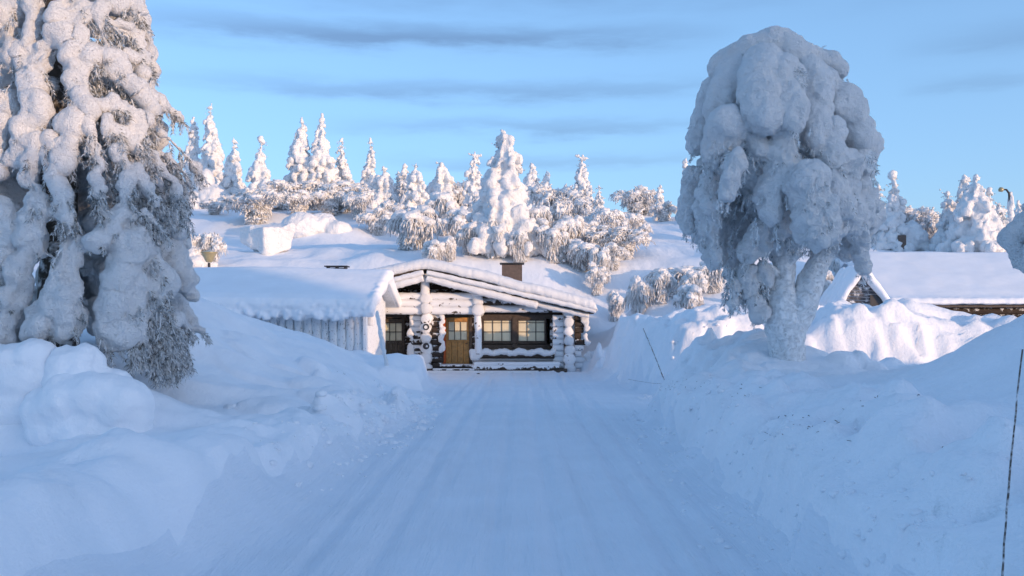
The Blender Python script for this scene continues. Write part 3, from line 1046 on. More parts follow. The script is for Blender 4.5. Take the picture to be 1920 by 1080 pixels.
log(cabin, at(794, 510.5, YR0 - 0.02), at(560, 570, YR0 - 0.02), 0.10, M_fuzz, 0.03, 412, 'barge_log', 12)
# side wall and back wall so that the house is closed
box_obj('wall', X1 - 0.1, X1 + 0.1, YB + 0.35, YR1 - 0.8, -0.1, ZR_ - SLOPE * (X1 - XR_) - 0.1, M_log_mid, cabin)
box_obj('wall', X0 - 0.1, X0 + 0.1, YB + 0.35, YR1 - 0.8, -0.1, ZR_ - SLOPE * (XR_ - X0) - 0.1, M_log_mid, cabin)
# chimney
YC = 40.0
ch = Geo()
xa, xb = wx(941, YC), wx(979, YC)
ch.box(xa, xb, YC, YC + 0.8, ZR_ - SLOPE * (xa - XR_) - 0.1, wz(496.5, YC))
cho = ch.build('chimney', M_metal, cabin)
c2 = Geo()
c2.box(xa - 0.09, xb + 0.09, YC - 0.09, YC + 0.89, wz(494.6, YC), wz(492.6, YC))
for qx in (xa + 0.04, xb - 0.04):
    c2.box(qx - 0.03, qx + 0.03, YC + 0.02, YC + 0.08, wz(496.5, YC), wz(494.5, YC))
c2.build('cap', M_black, cho)
# ------------------------------------------------------------------ long shed at left
YG = 30.0
shed = thing('long_shed', 'low shed of frosted vertical boards under a thick slab of roof snow', 'shed', (0, 0, 0))
xs0, xs1 = -14.5, wx(680, YG)
x = xs1
k = 0
while x > xs0:
    w = rng.uniform(0.24, 0.30)
    dz = rng.uniform(-0.02, 0.02)
    dy = rng.choice((0.0, 0.05)) + rng.uniform(0, 0.015)
    if x > -9.3:
        Vp, Fp = log_mesh((x - w / 2, YG + dy + 0.05, -0.1), (x - w / 2 + rng.uniform(-.02, .02), YG + dy + 0.05, 2.5 + dz), w / 2 - 0.004, 0.03, int(x * 50) % 999, 10, 0.06)
        Vp[:, 1] = YG + dy + 0.05 + (Vp[:, 1] - YG - dy - 0.05) * 0.4
        link('plank', make_mesh('plank', Vp, Fp, M_board), shed)
    else:
        break
    x -= w
    k += 1
g = Geo()
g.box(xs0, x, YG, YG + 0.08, 0.0, 2.6)
g2 = Geo()
g2.box(xs0, xs1 - 0.02, YG + 0.12, YG + 0.2, 0.0, 2.6)
g2.build('frame_wall', M_board, shed)
g.build('wall', M_board, shed)
box_obj('wall', xs1 - 0.12, xs1, YG + 0.22, YG + 5.4, 0.0, 2.7, M_board, shed)
box_obj('wall', xs0, xs1 - 0.13, YG + 5.3, YG + 5.4, 0.0, 2.6, M_board, shed)
box_obj('corner_post', xs1 + 0.004, xs1 + 0.13, YG - 0.06, YG + 0.2, -0.1, 2.75, M_board, shed, 0.02)
# roof deck and gable board
RX1 = wx(714, 31.0)
g = Geo()
for (ya, za, yb, zb) in ((29.45, 2.32, 33.2, 3.38), (33.2, 3.38, 36.9, 2.32)):
    V = [(xs0, ya, za), (RX1 - 0.15, ya, za), (RX1 - 0.15, yb, zb), (xs0, yb, zb), (xs0, ya, za + 0.1), (RX1 - 0.15, ya, za + 0.1), (RX1 - 0.15, yb, zb + 0.1), (xs0, yb, zb + 0.1)]
    g.add(V, [(0, 3, 2, 1), (4, 5, 6, 7), (0, 1, 5, 4), (1, 2, 6, 5), (2, 3, 7, 6), (3, 0, 4, 7)])
sroof = g.build('roof', M_board, shed)
Vg = [(xs1 - 0.10, YG + 0.22, 2.55), (xs1 - 0.10, YG + 5.4, 2.6), (xs1 - 0.10, 33.2, 3.36), (xs1 - 0.02, YG + 0.22, 2.55), (xs1 - 0.02, YG + 5.4, 2.6), (xs1 - 0.02, 33.2, 3.36)]
link('gable', make_mesh('gable', Vg, [(0, 1, 2), (5, 4, 3), (0, 3, 4, 1), (1, 4, 5, 2), (2, 5, 3, 0)], M_board, False), shed)
# snow slab: remeshed from a swept profile
prof = [(29.42, 2.12), (29.22, 2.22), (29.10, 2.45), (29.16, 2.66), (29.45, 2.82), (30.2, 3.05), (31.5, 3.45), (32.7, 3.78), (33.2, 3.84), (33.8, 3.76), (36.9, 2.75), (37.0, 2.4), (33.2, 3.40), (29.6, 2.40)]
ns = 30
V = []
Fq = []
k = len(prof)
for i in range(ns + 1):
    xx = xs0 + (RX1 + 0.02 - xs0) * i / ns
    for (a, b) in prof:
        V.append((xx, a, b + 0.05 * math.sin(xx * 0.5)))
for i in range(ns):
    for j in range(k):
        j2 = (j + 1) % k
        Fq.append((i * k + j, i * k + j2, (i + 1) * k + j2, (i + 1) * k + j))
Fq.append(tuple(range(k))[::-1])
Fq.append(tuple(range(ns * k, ns * k + k)))
tri = []
for f in Fq:
    for q in range(1, len(f) - 1):
        tri.append((f[0], f[q], f[q + 1]))
iv, jf = ico(2)
extra = []
rr = random.Random(3)
for i in range(150):
    xx = rr.uniform(-9.8, RX1 - 0.3)
    extra.append((xx, rr.uniform(29.15, 29.5), rr.uniform(2.08, 2.3), rr.uniform(0.06, 0.13), rr.uniform(0.07, 0.13), rr.uniform(0.08, 0.17)))
for i in range(30):
    q = i / 29
    extra.append((RX1 - 0.02 + rr.uniform(-0.05, 0.06), 29.4 + q * 3.6, 2.62 + q * 0.95 + rr.uniform(-0.06, 0.06), 0.17, 0.25, 0.22))
eV, eF = blobs_geo(extra, 1)
AV = np.vstack([np.array(V), eV])
AF = np.vstack([np.array(tri), eF + len(V)])
v, f, n = remesh(AV, AF, 0.06, 4)
low = 1 - sstep((v[:, 2] - 2.45) / 0.35)
low = np.where(v[:, 1] < 30.2, low, 0.15)
d = low * 0.11 * (cellbump(v / 0.13, 5) - 0.5) + low * 0.04 * fbm(v / 0.3, 2, 6) + 0.04 * fbm(v / 1.4, 2, 8)
v = v + n * d[:, None]
link('snow', make_mesh('snow', v, f, M_rsnow), sroof)
g = Geo()
rr = random.Random(14)
for i in range(170):
    xx = rr.uniform(-9.8, RX1 - 0.45)
    yy = rr.uniform(29.25, 29.6)
    L = rr.uniform(0.06, 0.26)
    r0 = rr.uniform(0.018, 0.04)
    g.tube([(xx, yy, 2.25), (xx + rr.uniform(-.02, .02), yy, 2.2 - L * 0.6), (xx + rr.uniform(-.02, .02), yy, 2.18 - L)], [r0, r0 * 0.8, 0.004], 5)
g.build('frost_fringe', M_fuzz, shed, True)['kind'] = 'stuff'
# frosted gable board hanging at the right end
g = Geo()
a = at(700, 556, 30.6)
b = at(697, 611, 30.6)
V, Fc = log_mesh((a.x, a.y, a.z), (b.x - 0.03, b.y, b.z), 0.12, 0.04, 9, 10)
link('gable_board', make_mesh('gable_board', V, Fc, M_fuzz), shed)
# flat cap of the stove pipe behind the ridge
YV = 35.2
pv = thing('roof_vent', 'flat black metal vent cap poking above the shed roof snow', 'vent', (wx(632, YV), YV, wz(503, YV)))
g = Geo()
g.box(-0.43, 0.43, -0.3, 0.3, 0.045, 0.085)
g.build('cap', M_black, pv)
g = Geo()
g.box(-0.36, 0.36, -0.22, 0.22, -0.9, 0.0)
g.build('shaft', M_black, pv)
for q in (-0.33, 0.0, 0.33):
    g = Geo()
    g.box(q - 0.03, q + 0.03, -0.2, 0.2, 0.002, 0.043)
    g.build('leg', M_black, pv)

# ------------------------------------------------------------------ cabin at right
YE = 38.0
cab2 = thing('low_cabin', 'low log cabin half buried in snow under a broad white roof at right', 'cabin', (0, 0, 0))
xl, xr = wx(1668, YE), 27.0
ze = wz(572, YE)
zr = wz(472, 45.0)
prof = [(YE - 0.05, ze), (YE - 0.12, ze + 0.10), (YE - 0.02, ze + 0.26), (YE + 0.5, ze + 0.40), (YE + 3, ze + 1.42), (YE + 6.2, zr - 0.08), (YE + 7.0, zr), (YE + 8, zr - 0.2), (YE + 13, ze + 0.8), (YE + 13, ze), (YE + 7, zr - 0.5)]
V = []
k = len(prof)
ns = 24
tri = []
for i in range(ns + 1):
    q = i / ns
    for (a, b) in prof:
        xs_ = xl + (wx(1636, 44) - xl) * 0.0 + 0.35 * (a - YE) * 0.25
        V.append((xs_ + (xr - xs_) * q, a, b))
for i in range(ns):
    for j in range(k):
        j2 = (j + 1) % k
        a_, b_, c_, d_ = i * k + j, i * k + j2, (i + 1) * k + j2, (i + 1) * k + j
        tri += [(a_, b_, c_), (a_, c_, d_)]
for q in range(1, k - 1):
    tri.append((0, q + 1, q))
    tri.append((ns * k, ns * k + q, ns * k + q + 1))
v, f, n = remesh(np.array(V), np.array(tri), 0.09, 4)
lowm = (v[:, 1] < YE + 0.4) * 1.0
v = v + n * (0.06 * fbm(v / 1.8, 3, 2) + lowm * 0.035 * fbm(v / 0.15, 2, 4))[:, None]
g = Geo()
g.box(xl + 0.3, xr, YE + 0.1, YE + 0.25, ze - 0.09, ze - 0.01)
r2 = g.build('roof', M_wood_d, cab2)
link('snow', make_mesh('snow', v, f, M_rsnow), r2)
for kq in range(7):
    zc = ze - 0.24 - 0.27 * kq
    log(cab2, (wx(1742, YE + 0.6), YE + 0.6, zc), (xr - 0.3, YE + 0.6, zc), 0.15, M_log_lo, 0.008, 500 + kq)
c = at(1737, 578.5, YE + 0.1)
log(cab2, (c.x, c.y - 0.15, c.z), (c.x, c.y + 1.2, c.z), 0.165, M_wood_end, 0.01, 520, 'log_end', 16)
c = at(1722, 576, YE)
log(cab2, (c.x, c.y - 0.12, c.z), (c.x, c.y + 0.8, c.z), 0.19, M_fuzz, 0.04, 521, 'log_end', 14)
g = Geo()
g.box(wx(1745, YE + 0.8), xr - 0.3, YE + 0.8, YE + 12.5, 0.5, ze - 0.1)
g.build('wall', M_log_lo, cab2)

# steep gable of boards left of it
YH = 36.5
hut = thing('gable_hut', 'small steep-roofed hut with a grey boarded gable under snow', 'hut', (0, 0, 0))
A = at(1614, 506, YH)
BL = at(1569, 573, YH + 0.4)
BR = at(1668, 578, YH)
nb = 11
for kq in range(nb):
    q0, q1 = kq / nb, (kq + 1) / nb
    def lerp(P, Q, t):
        return P + (Q - P) * t
    a0, a1 = lerp(BL, A, q0), lerp(BL, A, q1 - 0.012)
    b0, b1 = lerp(BR, A, q0), lerp(BR, A, q1 - 0.012)
    dep = Vector((0.02, 0.12, 0))
    out = Vector((0, -0.03, 0)) if kq % 2 else Vector((0, 0, 0))
    V = [a0 + out, b0 + out, b1, a1, a0 + dep, b0 + dep, b1 + dep, a1 + dep]
    link('plank', make_mesh('plank', V, [(0, 1, 2, 3), (7, 6, 5, 4), (0, 4, 5, 1), (1, 5, 6, 2), (2, 6, 7, 3), (3, 7, 4, 0)], M_dboard, False), hut)
bl = []
for (P, Q, n_) in ((BL, A, 26), (A, BR, 26)):
    for i in range(n_):
        c = P + (Q - P) * (i / (n_ - 1))
        for dq in (0.0, 0.5, 1.0, 1.6, 2.3):
            bl.append((c.x + dq * 0.05, c.y + dq - 0.1, c.z + 0.1, 0.17, 0.3, 0.17))
link('roof_snow', snow_blob_mesh('roof_snow', bl, 0.07, M_rsnow, 3, ((0.5, 0.05, 'n'),), 1, 3), hut)
g = Geo()
c = at(1646, 562, YH - 0.06)
g.box(c.x - 0.3, c.x + 0.22, c.y, c.y + 0.03, c.z - 0.3, c.z + 0.2)
g.build('hatch', M_black, hut)

# ------------------------------------------------------------------ trees
def blades(geo, pts, dirs, length, width, rs, n_each=1, droop=0.5):
    """small frosted twig or needle blades, two triangles each"""
    for p, d in zip(pts, dirs):
        for _ in range(n_each):
            dd = Vector((d[0] + rs.uniform(-.7, .7), d[1] + rs.uniform(-.7, .7), d[2] + rs.uniform(-.7, .7) - droop))
            if dd.length < 1e-3:
                continue
            dd.normalize()
            L = length * rs.uniform(0.5, 1.3)
            s = dd.cross(Vector((rs.uniform(-1, 1), rs.uniform(-1, 1), rs.uniform(-1, 1))))
            if s.length < 1e-3:
                continue
            s = s.normalized() * width * rs.uniform(0.6, 1.3)
            a = Vector(p)
            o = len(geo.V)
            m = a + dd * L * 0.5
            geo.V += [tuple(a), tuple(m + s), tuple(a + dd * L), tuple(m - s)]
            geo.F.append((o, o + 1, o + 2, o + 3))


def needle_spray(geo, p, d, L, rs, nlen=0.09, nw=0.008, dens=70, droop=0.8):
    """a drooping conifer twig with side twigs set with needles"""
    p = Vector(p)
    d = Vector(d).normalized()
    pts = [p.copy()]
    steps = 6
    for i in range(steps):
        d = (d + Vector((rs.uniform(-.12, .12), rs.uniform(-.12, .12), -droop / steps))).normalized()
        p = p + d * (L / steps)
        pts.append(p.copy())
    geo.tube(pts, [0.012 * (1 - 0.7 * i / steps) for i in range(steps + 1)], 3)
    n = int(dens * L)
    for _ in range(n):
        q = rs.random() * steps
        i = min(int(q), steps - 1)
        a = pts[i] + (pts[i + 1] - pts[i]) * (q - i)
        ax = (pts[i + 1] - pts[i]).normalized()
        s = ax.orthogonal().normalized()
        s.rotate(Matrix.Rotation(rs.uniform(0, 6.28), 3, ax))
        dd = (ax * rs.uniform(0.5, 1.2) + s).normalized()
        l2 = nlen * rs.uniform(0.7, 2.2)
        w = s.cross(ax) * nw * rs.uniform(0.7, 1.5)
        o = len(geo.V)
        m = a + dd * l2 * 0.55
        e = a + dd * l2 + Vector((0, 0, -0.2 * l2))
        geo.V += [tuple(a), tuple(m + w), tuple(e), tuple(m - w)]
        geo.F.append((o, o + 1, o + 2, o + 3))


def spire_blobs(h, w, rs, fat=0.8, horns=0, lean=0.0, twist=1.0, lumpy=1.0, tip=0.10):
    """snow-loaded boughs of a narrow spruce: chains of lumps drooping from the stem"""
    bl = []
    n = max(9, int(h / (0.30 + 0.045 * w)))
    ph = rs.uniform(0, 6.28)
    tips = []
    for i in range(n):
        f = i / (n - 1)
        zc = h * (0.02 + 0.93 * f)
        R = 0.5 * w * ((1 - f) ** fat * (1 - tip) + tip) * (1 + 0.22 * lumpy * math.sin(i * 2.3 + ph) * rs.uniform(0.4, 1))
        R = max(R, 0.13 + 0.03 * w)
        ax = lean * h * f * f + 0.05 * w * math.sin(f * 7 + ph)
        ay = 0.05 * w * math.cos(f * 6 + ph)
        bl.append((ax, ay, zc, R * 0.5, R * 0.5, R * 0.6 + 0.05))
        nb = 4 if R < 0.35 else (6 if R < 1.0 else (8 if R < 1.5 else 11))
        for b in range(nb):
            an = ph + i * 1.1 + b * 6.283 / nb + rs.uniform(-.35, .35)
            rb = R * rs.uniform(0.75, 1.2)
            s0 = R * rs.uniform(0.24, 0.42) * (1.0 if R < 1.4 else 0.8)
            for q in range(3):
                t = (0.45, 0.75, 1.0)[q]
                dz = -rb * (0.05, 0.32, 0.72)[q] * rs.uniform(0.8, 1.2)
                s = max(0.05, s0 * (1.0, 0.92, 0.68)[q])
                if zc + dz - s < -0.1:
                    dz = -zc + s - 0.1
                bl.append((ax + math.cos(an) * rb * t, ay + math.sin(an) * rb * t, zc + dz, s, s, s * 1.15))
            tips.append((ax + math.cos(an) * rb, ay + math.sin(an) * rb, zc - rb * 0.8, math.cos(an), math.sin(an)))
    tx = lean * h
    r = 0.03 * w + 0.075
    for q in range(4):
        bl.append((tx + rs.uniform(-.04, .04), rs.uniform(-.04, .04), h * (0.945 + 0.016 * q), r * (1.0, 0.85, 0.66, 0.42)[q], r * (1.0, 0.85, 0.66, 0.42)[q], r * 1.2))
    for k in range(horns):
        sg = -1 if k == 0 else 1
        for q in range(4):
            bl.append((tx + sg * (r * 0.6 + q * 0.14), rs.uniform(-.05, .05), h * 0.955 + q * 0.09 * rs.uniform(0.6, 1.2) - 0.03 * q * q * k, r * (0.8 - 0.12 * q), r * 0.7, r * (0.75 - 0.1 * q)))
    return bl, tips


def snowy_spruce(name, label, cat, loc, h, w, seed, group, fat=0.8, horns=0, lean=0.0, lumpy=1.0, twig_n=1.0, tip=0.10):
    rs = random.Random(seed)
    t = thing(name, label, cat, loc, 0.0, group)
    g = Geo()
    g.tube([(0, 0, -0.4), (lean * h * 0.05, 0, h * 0.35), (lean * h * 0.4, 0, h * 0.7), (lean * h, 0, h * 0.96)], [0.05 * h ** 0.6 * 1.6, 0.1, 0.07, 0.03], 7)
    g.build('trunk', M_bark, t, True)
    bl, tips = spire_blobs(h, w, rs, fat, horns, lean, lumpy=lumpy, tip=tip)
    vox = max(0.055, w / 34)
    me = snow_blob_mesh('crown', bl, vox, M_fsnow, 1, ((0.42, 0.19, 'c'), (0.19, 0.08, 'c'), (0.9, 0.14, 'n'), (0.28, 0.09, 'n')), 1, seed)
    link('crown', me, t)
    g = Geo()
    n = int(len(tips) * twig_n)
    for k in range(n):
        x, y, z, cx, cy = tips[k % len(tips)]
        j = rs.uniform(0.65, 1.08)
        for _ in range(5):
            p = (x * j + rs.uniform(-.15, .15), y * j + rs.uniform(-.15, .15), z + rs.uniform(-0.05, 0.5) * w * 0.15)
            blades(g, [p], [(cx * 0.8, cy * 0.8, -0.2)], 0.22 if z < 0.7 * h else 0.1, 0.035, rs, 2, 0.6)
    g.build('needles', M_needle, t)['kind'] = 'stuff'
    return t


BUSH = {}


def bush_meshes(kind, seed):
    """frost-laden birch: arching limbs with curtains of hanging twigs, 1 m wide and 1 m tall"""
    key = (kind, seed)
    if key in BUSH:
        return BUSH[key]
    rs = random.Random(seed * 13 + 5)
    trunk = Geo()
    tw = Geo()
    bl = []
    nl = 14 if kind == 'dome' else 11
    for i in range(nl):
        an = i * 2.399 + rs.uniform(-.3, .3)
        reach = rs.uniform(0.18, 0.46) if kind == 'dome' else rs.uniform(0.10, 0.34)
        top = rs.uniform(0.72, 1.0) * (1 - 0.45 * reach)
        b0 = Vector((rs.uniform(-.05, .05), rs.uniform(-.05, .05), -0.05))
        pts = []
        for q in range(7):
            f = q / 6
            r = reach * (f ** 1.4)
            zz = top * (1 - (1 - min(1, f * 1.35)) ** 2) - max(0, f - 0.7) * 0.55 * reach * 2
            pts.append(b0 + Vector((math.cos(an) * r, math.sin(an) * r, zz)))
        trunk.tube(pts, [0.022, 0.018, 0.015, 0.012, 0.010, 0.008, 0.005], 4)
        for q in range(2, 7):
            for _ in range(3):
                if rs.random() < 0.8:
                    f = rs.random()
                    c = pts[q - 1] + (pts[q] - pts[q - 1]) * f
                    s = rs.uniform(0.024, 0.06) * (1.4 if kind == 'dome' else 1.5)
                    bl.append((c.x + rs.uniform(-.03, .03), c.y + rs.uniform(-.03, .03), c.z + 0.015, s * 1.3, s * 1.3, s))
        # twigs: hanging curtains on weeping trees, sprays going every way on the rounder ones
        for q in range(1, 7):
            for _ in range(22 if kind == 'weep' else 26):
                f = rs.random()
                c = pts[q - 1] + (pts[q] - pts[q - 1]) * f
                a2 = an + rs.uniform(-2.2, 2.2)
                out = rs.uniform(0.03, 0.15)
                if kind == 'weep':
                    L = rs.uniform(0.08, 0.36)
                    up = 0.015
                else:
                    L = rs.uniform(-0.10, 0.20)
                    up = rs.uniform(0.0, 0.06)
                L = min(L, c.z + 0.02)
                P = [c]
                for w_ in (0.3, 0.6, 0.85, 1.0):
                    P.append(c + Vector((math.cos(a2) * out * math.sin(w_ * 1.5) + rs.uniform(-.014, .014),
                                         math.sin(a2) * out * math.sin(w_ * 1.5) + rs.uniform(-.014, .014),
                                         up * math.sin(w_ * 3.1) - L * w_ ** 1.5 + rs.uniform(-.008, .008))))
                r0 = rs.uniform(0.005, 0.011)
                tw.tube(P, [r0, r0 * 1.5, r0 * 1.0, r0 * 1.3, r0 * 0.4], 3)
                if rs.random() < (0.16 if kind == 'weep' else 0.22):
                    e = P[rs.choice((1, 2, 3))]
                    s_ = rs.uniform(0.012, 0.034)
                    bl.append((e.x, e.y, e.z, s_, s_, s_ * rs.uniform(0.8, 1.6)))
    mt = make_mesh('trunk', trunk.V, trunk.F, M_bark)
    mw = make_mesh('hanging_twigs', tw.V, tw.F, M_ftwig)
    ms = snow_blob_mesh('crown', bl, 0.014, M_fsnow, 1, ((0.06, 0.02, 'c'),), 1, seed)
    BUSH[key] = (mt, mw, ms)
    return BUSH[key]


def frosted_birch(label, loc, h, w, kind, seed, rz, group):
    t = thing('frosted_birch', label, 'birch tree', loc, rz, group)
    t.scale = (w * (0.85 + 0.3 * ((seed * 37 + int(loc[1] * 10)) % 10) / 10), w, h * (0.95 + 0.15 * ((int(loc[0] * 13)) % 10) / 10))
    t.rotation_euler = (0.12 * math.sin(loc[0] * 3), 0.12 * math.cos(loc[1] * 5), rz)
    mt, mw, ms = bush_meshes(kind, seed)
    link('trunk', mt, t)
    link('hanging_twigs', mw, t)['kind'] = 'stuff'
    link('crown', ms, t)
    return t


GS = 'snow-laden spruces on the hill'
GB = 'frost-covered birches on the hill'
# px, top, base, width px, fat, horns, lean, lumpy, label
SPIRES = [
    (362, 220, 384, 34, .55, 0, 0, 1, 'narrow snowy spruce just left of the tallest spire at left'),
    (395, 190, 384, 46, .75, 0, 0, 1.2, 'tallest thin snowy spire on the left of the hill'),
    (438, 258, 386, 46, .7, 0, 0, 1.5, 'short knobbly snowy spruce between the tall spire and the pagoda-shaped one'),
    (490, 257, 388, 66, 1.3, 0, 0, 1, 'pagoda-shaped snowy spruce with a thin tip above a wide skirt'),
    (566, 218, 386, 70, .75, 0, 0, 1, 'left one of the twin tall snowy spruces'),
    (604, 214, 386, 62, .9, 0, 0, 1, 'right one of the twin tall snowy spruces'),
    (641, 257, 388, 46, .85, 0, 0, 1, 'slim snowy spruce to the right of the twin spruces'),
    (694, 258, 388, 40, 1.0, 0, 0, .8, 'candle-thin snowy spruce standing alone above the birches'),
    (722, 310, 392, 42, .35, 0, -.04, 1.4, 'stumpy rounded snowy spruce right of the candle-thin one'),
    (743, 318, 392, 22, .4, 0, .05, 1.2, 'little hunched snowy spruce beside the stumpy one'),
    (759, 305, 396, 18, .3, 0, 0, 1, 'pencil-like snowy spruce touching a fat blunt one'),
    (780, 303, 400, 54, .5, 0, 0, 1.2, 'fat blunt snowy spruce left of the hook-topped one'),
    (826, 302, 396, 50, .5, 1, .03, 1.6, 'hook-topped snowy spruce left of the giant'),
    (890, 285, 400, 42, .55, 2, 0, 1.4, 'two-horned snowy spruce at the left shoulder of the giant'),
    (996, 305, 402, 44, .6, 0, 0, 1.2, 'snowy spruce behind the right shoulder of the giant'),
    (1026, 320, 404, 26, .5, 0, 0, 1, 'small snowy tip between the giant and the horned candle tree'),
    (1092, 290, 410, 46, .5, 2, 0, .8, 'fat horned snow candle standing alone right of the giant'),
    (1123, 345, 412, 22, .6, 0, 0, 1, 'tiny snowy spire just right of the horned snow candle'),
    (1286, 295, 418, 22, .6, 0, 0, 1, 'thin snowy spire peeping out left of the mushroom-shaped tree'),
    (1238, 345, 412, 22, .5, 0, 0, 1.3, 'small round-topped snowy spruce on the far crest'),
    (1674, 320, 468, 66, .9, 0, 0, 1.1, 'conical snowy spruce right behind the mushroom-shaped tree'),
    (1648, 345, 462, 46, .8, 0, 0, 1.1, 'snowy spruce half hidden by the edge of the mushroom-shaped tree'),
    (1780, 357, 470, 44, .35, 1, -.03, 1.3, 'hook-headed snowy spruce left of the fat pair at right'),
    (1806, 325, 466, 40, .35, 0, .02, 1.2, 'rear spruce of the fat snowy pair at right'),
    (1829, 322, 472, 92, .7, 0, 0, 1.0, 'fattest snowy spruce on the right, front of the pair'),
    (1856, 352, 468, 40, .6, 0, 0, 1, 'thin snowy spruce leaning on the fattest one at right'),
    (1874, 376, 462, 28, .3, 1, 0, 1.3, 'round-headed dwarf snowy spruce near the street lamp'),
    (1908, 377, 452, 48, .6, 0, 0, 1.1, 'snowy spruce at the right edge beside the street lamp'),
]
for i, (px, top, base, wp, fat, horns, lean, lumpy, lab) in enumerate(SPIRES):
    x, y, z = on_ground(px, base)
    h = (base - top) / F * y
    w = wp / F * y * (1.12 + 0.16 * math.sin(i * 2.7))
    snowy_spruce('spruce_tree', lab, 'spruce tree', (x, y, z - 0.1), h, w, 100 + i, GS, fat, horns, lean, lumpy)

# px, top, base, width, kind, label
BIRCHES = [
    (482, 343, 418, 125, 'dome', 'wide frosted birch dome above the square snow block'),
    (402, 368, 402, 54, 'dome', 'small frosted shrub left of the wide birch dome'),
    (536, 332, 392, 90, 'dome', 'frosted birch under the left one of the twin spruces'),
    (590, 330, 394, 100, 'dome', 'frosted birch thicket below the twin spruces'),
    (646, 335, 398, 100, 'dome', 'frosted birch right of the twin spruces'),
    (706, 388, 440, 60, 'dome', 'low frosted birch on the slope left of the dark weeping one'),
    (770, 365, 468, 128, 'weep', 'large dark weeping birch in front of the fat blunt spruce'),
    (828, 352, 440, 84, 'weep', 'weeping frosted birch between the dark one and the giant'),
    (868, 328, 398, 62, 'dome', 'frosted birch left of the two-horned spruce'),
    (816, 440, 496, 50, 'weep', 'small haystack birch above the cabin ridge, left one'),
    (845, 436, 490, 44, 'weep', 'small haystack birch above the cabin ridge, right one'),
    (884, 412, 478, 62, 'weep', 'frosted birch at the left foot of the giant'),
    (930, 388, 482, 86, 'weep', 'pale weeping birch standing before the giant'),
    (1030, 328, 446, 96, 'dome', 'tall frosted birch right behind the giant'),
    (1068, 345, 440, 76, 'dome', 'frosted birch left of the horned snow candle'),
    (1042, 418, 492, 80, 'weep', 'frosted birch up the slope from the chimney'),
    (1090, 440, 508, 82, 'weep', 'dense frosted birch right of the chimney'),
    (1136, 375, 452, 76, 'dome', 'round frosted birch below the tiny spire'),
    (1166, 415, 486, 92, 'dome', 'wide frosted birch at the right end of the birch belt'),
    (1196, 343, 402, 84, 'dome', 'frosted birch clump on the far crest left of the mushroom-shaped tree'),
    (1246, 375, 414, 44, 'dome', 'low frosted birch on the crest beside the mushroom-shaped tree'),
    (1268, 483, 556, 120, 'weep', 'broad weeping bush above the sunlit snow bank'),
    (1335, 478, 548, 80, 'weep', 'weeping bush partly behind the hanging snow of the mushroom-shaped tree'),
    (1197, 513, 606, 60, 'weep', 'haystack-shaped weeping birch just right of the cabin'),
    (1288, 528, 598, 78, 'weep', 'blue-shaded weeping bush on top of the sunlit bank'),
    (1118, 484, 552, 50, 'dome', 'small snow-capped birch behind the right roof corner'),
    (1582, 458, 530, 60, 'weep', 'frosted bush seen between trunk and hanging snow at right'),
    (1552, 498, 570, 46, 'weep', 'frosted bush close to the right limb of the mushroom-shaped tree'),
    (1716, 370, 452, 72, 'dome', 'frosted birch behind the small snow hut'),
    (1748, 388, 456, 56, 'dome', 'frosted birch between the snow hut and the hook-headed spruce'),
    (1385, 388, 452, 70, 'dome', 'frosted birch seen through the crown of the mushroom-shaped tree'),
    (1150, 540, 602, 44, 'weep', 'little frosted bush against the right end of the cabin roof'),
    (1212, 415, 450, 26, 'dome', 'tiny frosted sapling on the open slope'),
    (395, 430, 500, 66, 'dome', 'frosted shrub behind the cone lamp'),
    (560, 350, 402, 76, 'dome', 'frosted birch in front of the left twin spruce, above the double mound'),
    (618, 345, 404, 76, 'dome', 'frosted birch in front of the right twin spruce'),
    (674, 350, 410, 72, 'dome', 'frosted birch left below the candle-thin spruce'),
    (735, 370, 424, 62, 'dome', 'frosted birch right below the candle-thin spruce'),
    (796, 388, 452, 60, 'weep', 'narrow weeping birch at the right side of the large dark one'),
    (856, 380, 456, 66, 'weep', 'weeping birch under the hook-topped spruce'),
    (905, 352, 430, 52, 'dome', 'frosted birch touching the left flank of the giant'),
    (978, 425, 490, 56, 'weep', 'frosted birch between the giant and the chimney'),
    (1008, 380, 472, 80, 'weep', 'weeping birch on the right flank of the giant'),
    (1062, 395, 474, 74, 'weep', 'weeping birch downhill of the horned snow candle'),
    (1112, 405, 474, 66, 'dome', 'frosted birch in the middle of the right birch belt'),
    (1128, 458, 530, 56, 'weep', 'frosted birch low on the slope above the right roof end'),
    (1152, 448, 505, 50, 'dome', 'snow-topped shrub low on the slope right of the roof'),
    (1182, 392, 448, 58, 'dome', 'frosted birch below the crest clump'),
    (1218, 355, 406, 50, 'dome', 'frosted birch at the right side of the crest clump'),
    (1304, 498, 562, 60, 'weep', 'weeping bush between the broad one and the mushroom-shaped tree'),
    (1238, 500, 568, 60, 'weep', 'weeping bush left of the broad one'),
]
for i, (px, top, base, wp, kind, lab) in enumerate(BIRCHES):
    x, y, z = on_ground(px, base, 33.0)
    h = (base - top) / F * y
    w = wp / F * y * 1.22
    frosted_birch(lab, (x, y, z - 0.05), h, w, kind, 1 + (i * 7) % 5, i * 2.1, GB)

# the giant: broad snow-plastered spruce in the middle of the hill
x, y, z = on_ground(945, 474)
snowy_spruce('spruce_tree', 'giant broad snow-plastered spruce in the middle of the hill', 'spruce tree', (x, y, z - 0.1), 234 / F * y, 128 / F * y, 777, GS, 0.75, 0, -0.02, 1.3, 1.0, 0.26)
